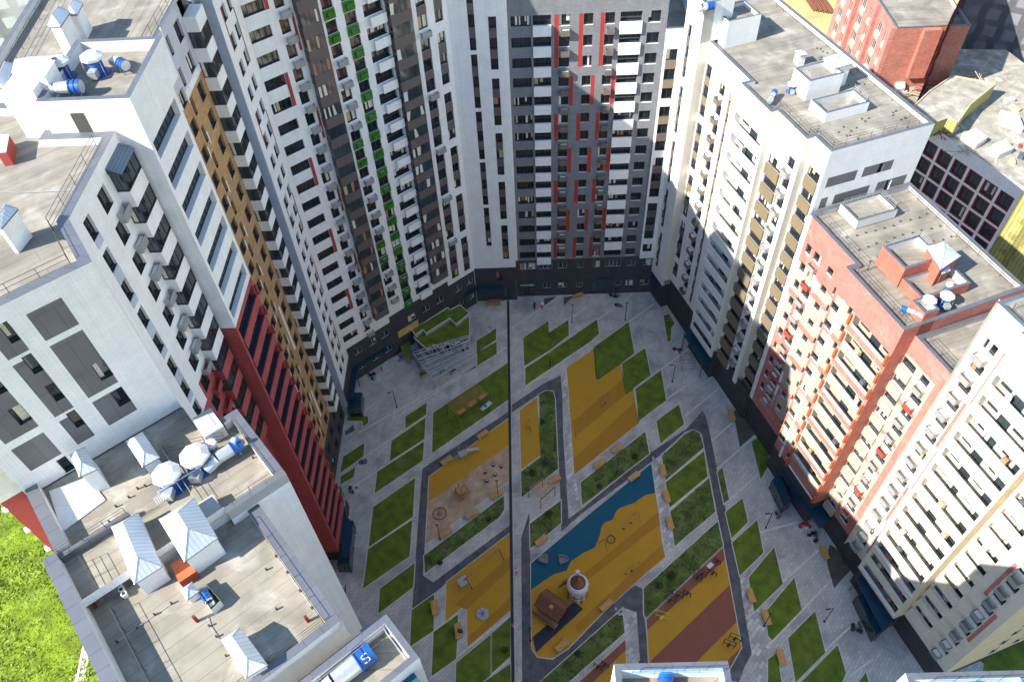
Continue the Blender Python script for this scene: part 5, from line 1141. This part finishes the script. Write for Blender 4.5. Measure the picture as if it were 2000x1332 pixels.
# shrubs and saplings
def bush(x,y,lab,r0,m='leaf',h=None,name='shrub'):
    c=P0(x,y); r=thing(name,lab,'shrub',(c.x,c.y,0),'small shrubs in the planted strips'); mb=MB(); h=h or r0*1.4
    for k in range(260):
        v=Vector((random.gauss(0,1),random.gauss(0,1),random.gauss(0,1))).normalized()*random.random()**.4*r0; v.z=abs(v.z)*h/r0
        s=random.uniform(.05,.12); a=Vector((random.uniform(-1,1),random.uniform(-1,1),random.uniform(-1,1)))*s; b_=Vector((random.uniform(-1,1),random.uniform(-1,1),random.uniform(-1,1)))*s
        p=c+v+Vector((0,0,.12)); mb.poly([p-a,p+b_,p+a,p-b_],m)
    mb.build('crown',r); mb=MB(); mb.cyl(c,c+Vector((0,0,h*.7)),.03,.015,'woodbrown',5); mb.build('trunk',r)
for i,(x,y,q,l) in enumerate(((1040,925,.55,'dark round shrub in the lower left end of the long planted strip'),(1066,906,.55,'dark round shrub in the middle of the long planted strip end'),(1312,1124,.6,'blue green shrub in the planted strip over the fitness area, right'),(1287,1144,.65,'blue green shrub in the planted strip over the fitness area, left'),(1072,1005,.6,'dark shrub on the small triangular lawn'),(1130,1277,.5,'dark shrub on the long lawn below the central playground'),(986,1270,.5,'dark shrub on the lawn beside the black channel'),(1171,950,.45,'dark shrub in the strip above the blue surface, left'),(1240,893,.45,'dark shrub in the strip above the blue surface, right'),(1060,824,.35,'pale shrub at the top of the long planted strip'),(860,1100,.4,'small shrub at the left end of the strip under the sand pit'),(955,1015,.4,'small shrub at the right end of the strip under the sand pit'))): bush(x,y,l,q,'leafblue' if i%2 else 'leaf')
# strewn planting in the rough beds
mb=MB()
def inpoly(p,q):
    c=False; n=len(q)
    for i in range(n):
        a,b_=q[i],q[i-1]
        if (a[1]>p[1])!=(b_[1]>p[1]) and p[0]<(b_[0]-a[0])*(p[1]-a[1])/(b_[1]-a[1])+a[0]: c=not c
    return c
for q in Bq:
    xs=[p[0] for p in q]; ys=[p[1] for p in q]; A_=(max(xs)-min(xs))*(max(ys)-min(ys))
    for _ in range(int(A_*9)):
        p=(random.uniform(min(xs),max(xs)),random.uniform(min(ys),max(ys)))
        if inpoly(p,q):
            s=random.uniform(.06,.17); t=random.random()*6.3; h=random.uniform(.08,.3); mb.poly([(p[0]-s*math.cos(t),p[1]-s*math.sin(t),.04),(p[0]+s*math.cos(t),p[1]+s*math.sin(t),.05),(p[0]+s*.4*math.sin(t),p[1]-s*.4*math.cos(t),.04+h)],random.choice(['leaf','lawnrough','leaf','leafblue']))
mb.build('ground_cover',kind='stuff',label='low leafy planting in the beds between the paths',cat='ground cover')
mb=MB()
for _ in range(34000):
    x,y=random.uniform(-82,-38),random.uniform(0,62); 
    if x>-48 and y>38: continue
    cl=math.sin(x*.5+1.3*math.sin(y*.31))+math.sin(y*.6+x*.2); s=random.uniform(.12,.3)*(1.25 if cl>0 else .8); t=random.random()*6.3; h=random.uniform(.05,.2)*(1.2 if cl>0 else .6)
    mb.poly([(x-s*math.cos(t),y-s*math.sin(t),0),(x+s*math.cos(t),y+s*math.sin(t),0),(x+s*.6*math.sin(t),y-s*.6*math.cos(t),h)],'meadowtip' if random.random()<.3 and cl>.4 else 'meadow')

mb.build('meadow_grass',kind='stuff',label='bright green meadow grass with pale seed heads in the lower left corner',cat='grass')

# ======================= ROOFTOP MACHINERY =======================
def mushroom(x,y,z0,r0,h,lab,px0=0,group='blue roof fans with octagonal caps'):
    c=at(x,y,z0+h); r=thing('roof_fan',lab,'roof fan',(*c,z0),group)
    mb=MB(); mb.lathe((*c,z0),[(r0*.95,0),(r0*.95,.12),(r0*.62,.14),(r0*.62,h*.62),(r0*.75,h*.66),(r0*.75,h*.74),(0,h*.74)],'bluefan',20); mb.build('fan_body',r)
    mb=MB(); mb.lathe((*c,z0),[(r0,h*.74),(r0,h*.86),(r0*.55,h),(0,h*1.02)],'capwhite',8); mb.lathe((*c,z0),[(r0,h*.74),(r0*.6,h*.72),(0,h*.72)],'galv',8); mb.build('cap',r)
    mb=MB(); mb.box(-.35*r0,.35*r0,-1.35*r0,-.6*r0,h*.1,h*.42,'silver',c=c); [mb.bar((c[0]+s*r0*.8,c[1]-r0*.6,z0),(c[0]+s*r0*.8,c[1]-r0*.6,z0+h*.7),.03,'galv') for s in(-1,1)]
    mb2=MB(); 
    for p_ in mb.v: mb2.v.append((p_[0],p_[1],p_[2] if p_[2]>z0-1 else p_[2]+z0))
    mb2.f,mb2.m,mb2.uv,mb2.mi=mb.f,mb.m,mb.uv,mb.mi; mb2.build('mounting_frame',r)
    return r
def axial(x,y,z0,zc,rad,L,ang,lab,group='horizontal blue duct fans',duct=1.6,letter=False):
    c=at(x,y,zc); a=R_(ang); d=Vector((math.cos(a),math.sin(a),0)); C=Vector((*c,zc)); r=thing('duct_fan',lab,'duct fan',(*c,z0),group)
    A=C-d*L/2; B=C+d*L/2; mb=MB()
    mb.cyl(A,B,rad,rad,'bluefan',20,cap=False); mb.cyl(A,A+d*.08,rad*1.12,rad*1.12,'bluefan',20); mb.cyl(C-d*.04,C+d*.04,rad*1.1,rad*1.1,'bluefan',20); mb.cyl(B-d*.08,B,rad*1.12,rad*1.12,'bluefan',20); mb.build('casing',r)
    mb=MB(); mb.cyl(B-d*.01,B+d*.012,rad*.98,rad*.98,'galv',20); 
    for k in range(4): mb.lathe((0,0,0),[(0,0)],'galv',4) if 0 else None
    mb.build('grille',r)
    mb=MB(); E1=A-d*duct*.5; mb.cyl(A,E1,rad*.95,rad*.9,'silver',14,cap=False); E2=E1-d*duct*.45+Vector((0,0,-rad*.7)); mb.cyl(E1,E2,rad*.9,rad*.95,'silver',14); mb.build('elbow_duct',r)
    n=Vector((-d.y,d.x,0))
    for s in (-.35,.35): mb=MB(); q=C+d*L*s; mb.bar(q+n*rad*.7+Vector((0,0,-rad*.6)),(q.x+n.x*rad*.7,q.y+n.y*rad*.7,z0),.04,'cap'); mb.bar(q-n*rad*.7+Vector((0,0,-rad*.6)),(q.x-n.x*rad*.7,q.y-n.y*rad*.7,z0),.04,'cap'); mb.build('stand',r)
    if letter:
        mb=MB(); pts=[(.28,.3),(.0,.38),(-.28,.28),(-.25,.06),(0,0),(.25,-.06),(.28,-.28),(0,-.38),(-.28,-.3)]; up_=Vector((0,0,1)); 
        def sp(u,v): th=v/rad+1.05; return C+d*(u+L*.2)+(-n*math.cos(th)*-1+up_*math.sin(th))*(rad*1.02) if 0 else C+d*(u)+(-n*math.cos(th)+up_*math.sin(th))*(rad*1.03)
        for p_,q_ in zip(pts,pts[1:]): mb.bar(sp(p_[0]*.7,p_[1]*.7),sp(q_[0]*.7,q_[1]*.7),.035,'capwhite',6)
        mb.build('logo_mark',r)
    return r
mushroom(321,920,56.1,1.0,1.9,'white capped octagonal fan on the near left roof, lower left one of two'); mushroom(376,884,56.1,1.05,1.9,'white capped octagonal fan on the near left roof, upper right one of two')
axial(462,871,56.1,57.0,.5,.8,40,'blue duct fan with silver ducts at the right end of the near left roof',duct=2.2)
axial(712,1283,54.4,55.2,.62,1.1,39.5,'large blue duct fan with a white S mark in the lowest roof box',duct=3.2,letter=True)
axial(403,1165,55.4,55.75,.28,.6,130,'small blue fan inside a white roof box',duct=.3)
c=at(412,868,57.2); r=thing('silver_duct','tall bent silver air duct beside the right octagonal fan','air duct',(*c,56.1)); mb=MB(); mb.cyl((*c,56.1),(*c,57.1),.35,.35,'silver',14); mb.build('riser',r); mb=MB(); mb.lathe((*c,57.1),[(.35,0),(.45,.05),(.4,.3),(0,.42)],'capwhite',12); mb.build('cap',r)
c=at(470,885,56.2); r=thing('vent_pipe','tall thin vent pipe leaning over the duct fan shadow','vent pipe',(*c,56.1)); mb=MB(); mb.cyl((*c,56.1),(c[0],c[1],57.9),.09,.09,'silver',8); mb.build('pipe',r); mb=MB(); mb.cyl((*c,57.9),(c[0],c[1],58.05),.2,.16,'capwhite',8); mb.build('cap',r)
# roof with two blue fans behind the white penthouse
ZP=73.1
mushroom(110,113,ZP,.8,1.6,'octagonal blue fan on the upper left roof, left of a pair'); mushroom(175,103,ZP,.85,1.7,'octagonal blue fan on the upper left roof, right of a pair'); axial(148,170,ZP,73.9,.48,.8,3,'blue duct fan lying across the upper left penthouse roof',duct=2.0); axial(240,126,ZP,73.8,.38,.7,-40,'blue duct fan near the right edge of the upper left roof',duct=1.2)
for px_,z_,zz in (([(38,152),(88,150),(108,118),(60,112)],75.0,73.1),):
    q=pxq(px_,z_); r=thing('roof_hood','blue shaded ribbed metal hood at the left of the upper roof','roof hood',(*q[0],zz)); mb=MB(); mb.poly([(x,y,z_) for x,y in q],'sheet'); prism(mb,inset(q,.1),zz,z_-.05,'white'); mb.build('housing',r)
def pen(name,lab,px_,ze,z0,hr,m='white'):
    q=pxq(px_,ze); r=thing(name,lab,'vent house',(*q[0],z0)); class_=type('T',(),{})(); class_.root=r; house(class_,q,z0,ze,hr,m)
pen('vent_house','white vent house with an angled blue metal roof near the top left edge',[(93,52),(118,52),(137,24),(112,22)],73.4,70.8,.7)
pen('vent_house','smaller stepped vent house joined behind the top left one',[(131,30),(150,30),(162,7),(140,7)],73.0,70.8,.6)
pen('vent_house','white vent house cut by the left picture edge, upper one',[(-14,172),(8,172),(32,127),(6,127)],73.2,70.8,.5)
pen('vent_house','white vent house on the left roof near the picture edge, lower one',[(-12,444),(2,447),(35,408),(10,405)],73.0,70.8,.5)
c=pxq([(-6,300),(12,298),(18,264),(-4,262)],71.9); r=thing('roof_hatch','bright orange red roof hatch at the left picture edge','roof hatch',(*c[0],70.8)); mb=MB(); prism(mb,c,70.8,71.9,'salmonred','sheet'); mb.build('hatch_box',r)
# eastern roofs
mushroom(1549,161,49.7,.6,1.3,'octagonal blue fan on the white eastern roof, left of a pair'); mushroom(1581,153,49.7,.65,1.4,'octagonal blue fan on the white eastern roof, right of a pair'); axial(1512,182,49.7,50.5,.32,.6,60,'small blue duct fan at the left of the white eastern roof pair',duct=1.6)
mushroom(1818,582,41.8,.75,1.5,'octagonal blue fan on the red tower roof, left of a pair'); mushroom(1853,574,41.8,.75,1.5,'octagonal blue fan on the red tower roof, right of a pair'); axial(1765,603,41.8,42.6,.3,.6,150,'small blue duct fan on the red tower roof',duct=1.8); mushroom(1857,553,41.8,.4,1.2,'small blue fan behind the pair on the red tower roof')
axial(1387,12,54.6,55.3,.5,.9,10,'blue duct fan on the small high roof at the top centre right',duct=1.2)
def wire(pts,z,lab):
    q=[at(x,y,z) for x,y in pts]; mb=MB()
    for a,c in zip(q,q[1:]): mb.bar((*a,z+.1),(*c,z+.1),.022,'galv')
    r=thing('lightning_wire',lab,'wire',(*q[0],z)); mb.build('wire',r)
wire([(541,1084),(562,1119),(587,1155),(612,1190)],55.3,'thin wire on pegs along the right edge of the lower near roof')
wire([(230,1254),(268,1226),(303,1201),(336,1179)],55.3,'thin wire on pegs crossing the lower near roof below the vent houses')
wire([(405,1205),(410,1223),(424,1244),(428,1252)],55.3,'thin wire on pegs between the small blue fan box and the pyramid')
wire([(0,376),(34,379),(67,378),(100,376),(145,374)],70.8,'thin wire on pegs across the middle left roof')
c=at(236,1146,55.4); r=thing('vent_cluster','pair of small whitish vent pipes with caps on the near roof','vent pipe',(*c,55.3))
for k in range(3): mb=MB(); mb.cyl((c[0]+.25*k,c[1]-.3*k,55.3),(c[0]+.25*k,c[1]-.3*k,55.75),.16,.2,'capwhite',10); mb.cyl((c[0]+.25*k,c[1]-.3*k,55.75),(c[0]+.25*k,c[1]-.3*k,55.76),.12,.12,'darkhole',10); mb.build('vent_cap',r)
for x,y,l in ((188,1184,'single short pipe stub by the left railing of the near roof'),(602,1213,'short pipe stub near the lower right corner of the near roof'),(386,1213,'short pipe stub below the small blue fan box')):
    c=at(x,y,55.3); r=thing('pipe_stub',l,'vent pipe',(*c,55.3)); mb=MB(); mb.cyl((*c,55.3),(*c,56.1),.11,.11,'maroon',10); mb.build('pipe',r)
# pipes from the fans
c0_=at(405,905,56.9); c1_=at(310,962,56.9); r=thing('air_duct','long silver guard rail tube in front of the two octagonal fans','pipe',(*c0_,56.1)); mb=MB(); mb.bar((*c0_,57.0),(*c1_,57.0),.07,'silver',8); mb.bar((*c0_,57.0),(c0_[0],c0_[1],56.1),.06,'silver',8); mb.bar((*c1_,57.0),(c1_[0],c1_[1],56.1),.06,'silver',8); mb.build('tube',r)
# ======================= LOWER RIGHT ROOF BOXES =======================
def box_tower(x0,x1,y0,y1,z,lab,fx,fy,fl):
    b=Bld('apartment_tower',lab,((x0+x1)/2,(y0+y1)/2),'tower block'); q=[(x0,y0),(x1,y0),(x1,y1),(x0,y1)]
    prism(b.wall,q,0,z,'white'); roofslab(b,q,z,par=1.4,wpar=.35,cap='capwhite' if 0 else 'cap')
    b2=[(x0+.9,y0),(x1-1.4,y0),(x1-1.4,y1-1.4),(x0+.9,y1-1.4)]
    prism(b.wall,[(x0+1.6,y1-1.9),(x0+4.6,y1-1.9),(x0+4.6,y0+.5),(x0+1.6,y0+.5)],z-1.4,z-.1,'capwhite','greycap') if fl else None
    railing(b.rail,[(x0+.9,y1-.6),(x1-.5,y1-.6)],z-.05,.7,1.1,'bluepaint'); railing(b.rail,[(x1-1.6,y1-1.1),(x1+.2,y1-1.1)],z-.6,.7,.9,'bluepaint')
    b.finish()
    axial(fx,fy,z-1.4,z-.8,.42,.7,70,'blue duct fan in the roof box at the bottom edge, '+fl,duct=.8)
b=Bld('apartment_tower','white southern tower row under the two heads at the bottom edge',(8,4),'tower block')
SY=14.1
q=[(-8.5,-12),(30,-12),(30,SY-.3),(12,SY-.3),(-4.5,SY-.3),(-8.5,SY-.3)]
prism(b.wall,q,0,55,'white','roof'); b.finish()
box_tower(4.06,10.2,9,14.2,60,'white tower head with blue railings at the bottom centre edge',1300,1330,'centre one')
box_tower(19.4,25.6,8.5,13.35,60,'white tower head in the bottom right corner',1905,1345,'right one')
# ======================= BEYOND THE COURTYARD =======================
b=Bld('brick_building','red brick building with a blank front wall behind the white eastern roof',(64,120))
f=b.fac(Frame((58.5,114.9),0),0,11.4,0,40,'redbrick'); f.box('brick_pier',4.2,6.9,31.7,39.9,.01,.9,'redbrick')
f=b.fac(Frame((58.5,140),-90),0,25.1,0,40,'salmon')
for k in range(9):
    z=36.2-3*k
    for u in (2,6,10.5,14.5,18.5,22): f.win(u,u+1.9,z,z+1.9,style='glassb',sill='sillw',frame='whiteframe'); f.box('spandrel_panel',u,u+1.9,z-.9,z-.02,.0,.1,'creampanel')
for u in (8.6,16.9,24.2): f.box('brick_pier',u,u+.9,0,40,.01,.7,'salmon')
prism(b.wall,[(69.9,114.9),(71,140),(58.5,140)],0,40,'redbrick',skip=(2,)); rr=[(58.5,114.9),(69.9,114.9),(71,140),(58.5,140)]; roofslab(b,rr,40.1,par=.5,wpar=.3); 
b.finish()
b=Bld('brick_building','grey roofed half finished building with maroon windows in a white grid',(72,102))
FM=Frame((64.4,101.3),-63.7)
top=[(58.7,114.8),(62.0,109),(64.4,101.3)]; 
f=b.fac(FM,-8.6,15.1,0,30.1,'white')
for k in range(10):
    z=26.0-2.95*k
    for j in range(6):
        u=-2.1+2.85*j
        f.paint(u,u+2.4,z-.75,z+1.8,'maroon'); f.win(u+.3,u+2.1,z-.5,z+1.6,n=2,style='glassb',rv='maroon',cur=.1,sill='maroon')
f.paint(-8.6,-2.6,0,30.1,'insul')
for k in range(9): f.win(-6,-4.6,24.5-3*k,26.2-3*k,n=2,style='glassb')
f=b.fac(FM,15.1,26,0,36,'insul')
for k in range(11):
    for u in (16,18.7,21.4,24): f.win(u,u+1.5,32-3*k,33.9-3*k,n=2,style='glassb',frame='whiteframe',cur=.5)
rq=[FM.P(-8.6,0)[:2],FM.P(15.1,0)[:2],(90,102),(84,125),(66,127),(58.6,115.2)]
prism(b.wall,rq,0,29.6,'concrete','concrete',skip=(0,)); prism(b.wall,[FM.P(15.1,0)[:2],FM.P(15.1,-8)[:2],FM.P(26,-8)[:2],FM.P(26,0)[:2]],0,36,'insul','concrete',skip=(3,))
yb=pxq([(1780,213),(1828,240),(1850,232),(1870,240),(1895,205),(1945,165),(1860,150),(1815,180)],32.2); A_=yb
prism(b.wall,yb,29.6,32.2,'insul','concrete'); mb=MB()
for i in range(len(yb)): mb.bar((*yb[i],32.3),(*yb[(i+1)%len(yb)],32.3),.14,'pale')
mb.build('formwork_edge',b.root)
for q in ([(1750,160),(1768,160),(1768,172),(1752,175)],[(1880,262),(1905,250),(1930,268),(1908,282)],[(1940,282),(1965,272),(1980,290),(1952,302)],[(1955,215),(1990,225),(2000,250),(1960,235)]):
    t=pxq(q,30.6); 
    if sum(t[k][0]*t[(k+1)%4][1]-t[(k+1)%4][0]*t[k][1] for k in range(4))<0: t=t[::-1]
    mb=MB(); prism(mb,t,29.6,30.6,'capwhite','capwhite'); mb.build('roof_housing',b.root)
b.finish()
for k in range(42):
    x,y=random.uniform(1735,1995),random.uniform(150,330)
    if y<150+(x-1735)*.0 or (y-262)>(x-1841)*.62 or (x<1841 and y>150+(x-1718)*1.0) or (1775<x<1950 and 148<y<242): continue
    c=at(x,y,29.6); r=thing('rubble_heap','pale builders rubble scattered on the unfinished grey roof','rubble',(*c,29.6),'rubble on the unfinished roof'); mb=MB(); w=random.uniform(.2,.9); mb.box(-w,w,-w*.5,w*.5,29.6,29.6+random.uniform(.1,.6),random.choice(['capwhite','pale','concrete','salmonred','cap']),rot=random.random()*3,c=c); mb.build('heap',r)
for k,(x,y) in enumerate(((1778,190),(1835,262),(1905,150),(1915,175),(1880,300),(1800,178))):
    c=at(x,y,29.6); r=thing('timber_pile',['timber planks at the corner of the yellow insulated walls','orange timber pile at the white parapet corner','long planks leaning at the far end of the yellow block','crossed planks at the right of the yellow block','planks lying on the grey roof above the maroon windows','red pipes lying in front of the blank brick wall'][k],'timber pile',(*c,29.6))
    for j in range(6): a=random.uniform(0,3.1); L=random.uniform(.8,2.2); zz=29.65+.12*j; ox,oy=random.uniform(-.6,.6),random.uniform(-.6,.6); mb=MB(); mb.bar((c[0]+ox-L*math.cos(a),c[1]+oy-L*math.sin(a),zz),(c[0]+ox+L*math.cos(a),c[1]+oy+L*math.sin(a),zz+(2.5 if k in(2,3) and j<2 else 0)),.07,'pale' if k not in(1,5) else 'salmonred'); mb.build('plank',r)
b=Bld('distant_tower','grey tower with yellowish windows in the top right corner',(98,140))
FD=Frame((87,130.7),-32); f=b.fac(FD,-9,22,0,46,'greywall')
for k in range(15):
    for j in range(9):
        u=-8+3.3*j+(.5 if k%2 else 0); f.win(u,u+2.0,43-3*k,44.9-3*k,n=3,style='glassb',cur=.25,sill='sillw')
q=[FD.P(-9,0)[:2],FD.P(22,0)[:2],FD.P(22,-18)[:2],FD.P(-9,-18)[:2]]; prism(b.wall,q,0,46,'greywall','roof',skip=(0,))
f=b.fac(Frame(FD.P(-9,-30)[:2],58+180-180 if 0 else -122),0,30,0,44,'maroon')
for k in range(14):
    for j in range(9): f.win(1+3.2*j,3+3.2*j,41-3*k,42.8-3*k,n=2,style='glassb',cur=.2,sill='sillw')
b.finish()
b=Bld('distant_tower','white tower with green tinted windows in the top left corner',(-92,125))
f=b.fac(Frame((-96,118),20),0,20,0,48,'white')
for k in range(15):
    for j in range(6): f.win(1+3.2*j,3+3.2*j,45-3*k,46.7-3*k,n=2,style='glassb'); 
    f.paint(1+3.2*(k%3),3+3.2*(k%3),44-3*k,45-3*k,'brown')
prism(b.wall,[f.fr.P(0,0)[:2],f.fr.P(20,0)[:2],f.fr.P(20,-15)[:2],f.fr.P(0,-15)[:2]],0,48,'white','roof',skip=(0,)); b.finish()
r=thing('pipe_pile','bundle of long rusty pipes on the orange sand behind the roofs','pipes',(*at(1595,8),0))
for k in range(14): a=at(1568+k*3.2,0+k*.6-6); d=at(1588+k*3.2,24+k*.5); mb=MB(); mb.bar((*a,.3+.2*(k%3)),(*d,.3+.2*(k%3)),.16,'woodred'); mb.build('pipe',r)
r=thing('low_fence','low wooden fence strip at the bottom of the meadow','fence',(*at(158,1300),0)); mb=MB(); a=at(165,1255); d=at(150,1332)
A=Vector((*a,0));D=Vector((*d,0))
mb.bar(A,D,.18,'kerb'); mb.build('rail',r)
sheet('footpath',[PX("168,1255 178,1262 160,1345 140,1345")],.02,'stripe')
for o in list(bpy.data.objects):
    if '_w' in o: del o['_w']
